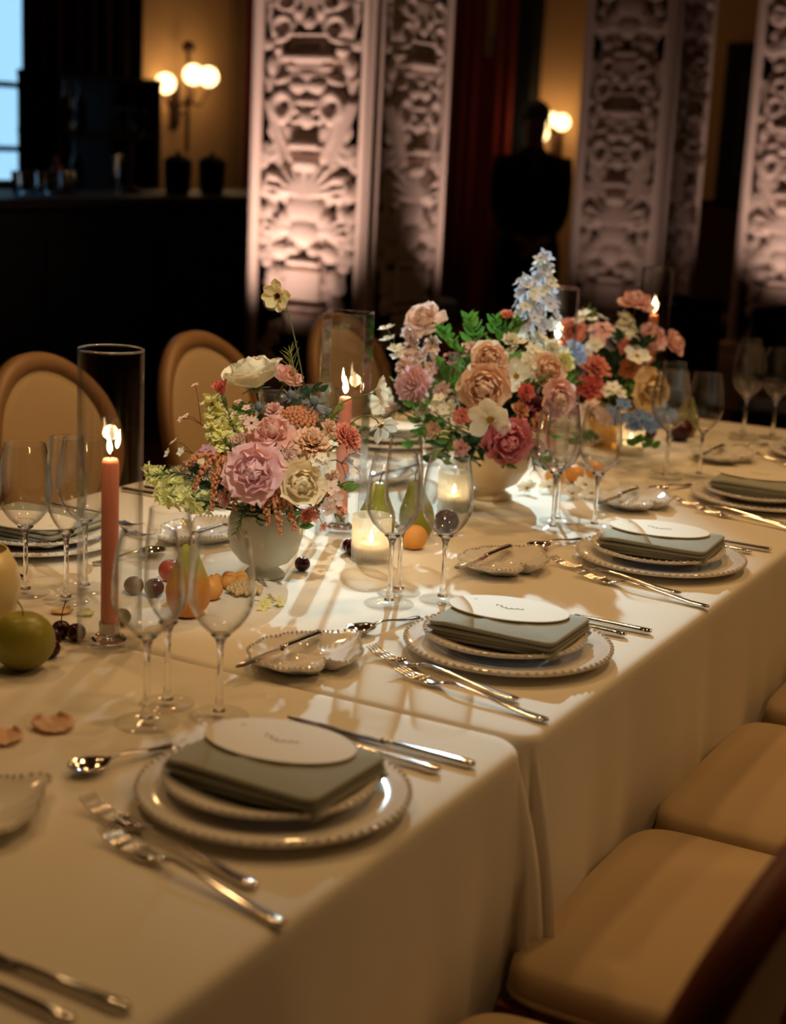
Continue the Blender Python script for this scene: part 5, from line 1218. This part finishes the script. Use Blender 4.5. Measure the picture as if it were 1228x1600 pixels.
for k, (x, y, lb, st) in enumerate(((-.776, -.030, 'black cherry with its stalk up, in the left heap, farthest back', .034), (-.748, -.028, 'black cherry at the right of the left heap', 0), (-.758, -.072, 'black cherry in the middle of the left heap', 0), (-.728, -.110, 'black cherry nearest the green apple', 0), (-.690, .700, 'black cherry left of the ribbed votive, rear one', 0), (-.672, .682, 'black cherry left of the ribbed votive, front one', 0), (-.690, .530, 'single black cherry right of the celadon bowl foot', 0))):
    round_fruit('cherry', lb, x, y, .0150 if k < 4 else .0145, FR['cherry'], st)
round_fruit('apple', 'large green apple at the left edge', -.725, -.172, .046, FR['apple'], .012)
round_fruit('plum', 'dark plum behind the right-hand wine glass of the second setting', -.615, .960, .026, FR['plum'])
round_fruit('plum', 'dark plum under the far arrangement at the right', -.585, 2.33, .034, FR['plum'])
pear('dark green pear behind the dark plum at the far right', -.60, 2.42, .12, FR['greenpear'], .05, 1)
round_fruit('plum', 'dark plum left of the far wine glass stems', -.66, 2.26, .03, FR['plum'])
t = thing('footed_bowl', 'cream round vase cut by the left edge', 'vase', (-.862, -.118, ZT+.0005))
MB().lathe([(.001, .003), (.03, .0), (.036, .004), (.05, .03), (.0615, .07), (.064, .095), (.058, .12), (.045, .145), (.042, .145), (.054, .12), (.06, .095), (.05, .04), (.001, .02)], 44).build('bowl_body', mat('cream_glaze', srgb(232, 214, 160), .35, coat=.2), t)
for k, (x, y, lb) in enumerate(((-.62, 1.53, 'orange slice heap left part, by the third setting glasses'), (-.60, 1.60, 'orange slice heap middle part, by the third setting glasses'), (-.575, 1.67, 'orange slice heap right part, by the third setting glasses'))):
    round_fruit('apricot', ('golden apricot left of three before the gilded bowl', 'golden apricot middle of three before the gilded bowl', 'golden apricot right of three before the gilded bowl')[k], x, y, .024, FR['apricot'])
r_ = random.Random(4)
for k in range(7):  # blossoms added to imitate bright patches of light on the cloth
    x, y = -.63+.035*k+r_.uniform(-.015, .015), 1.43+.05*(k % 3)+r_.uniform(-.02, .02)
    cosmos('white blossom standing in for a light patch before the large arrangement', (x, y, ZT+.012), (r_.uniform(-.4, .4), -.5, 1), .026, P['white'], None, n=7, tilt=1.25, sd=k, name='light_patch_blossom', wid=.7, group='blossoms standing in for light patches')
def loose(label, pos, L, W, rz, m, roll=0.0):
    def fn(i, j):
        u = i; v = j*2-1; w = W*(.55+.45*math.sin(PI/2*min(1, u/.6)))*(1 if u < .5 else max(.45, (1-((u-.5)/.5)**2.6)**.5))
        return (v*w/2, L*(u-.5)-.10*L*v*v*(2*u-.7), .001+.13*W*v*v*(.35+.65*u)+.10*L*max(0, u-.5)**2*4*.5+.03*L*(1-u)**2+.0012*math.sin(9*v+5*u))
    b = MB().grid(fn, 10, 10)
    o = b.build('fallen_petal', m, loc=pos); o.rotation_euler = (0, roll, rz); so = o.modifiers.new('thickness', 'SOLIDIFY'); so.thickness = .0008; return tag(o, label, 'petal')
loose('peach pink rose petal on the cloth at the left, near the front glasses', (-.538, -.325, ZT+.002), .058, .056, .9, P['peach'])
loose('peach pink rose petal cut by the left edge', (-.560, -.395, ZT+.002), .055, .05, .6, P['peach'])
loose('golden petal lying left of the pink taper', (-.858, .070, ZT+.002), .036, .03, -.6, P['tan'])
loose('pale yellow petal lying just left of the pink taper', (-.822, .085, ZT+.002), .03, .026, -.3, P['lime'])
# spare proto things that were never placed do not exist: every proto was used by the first setting
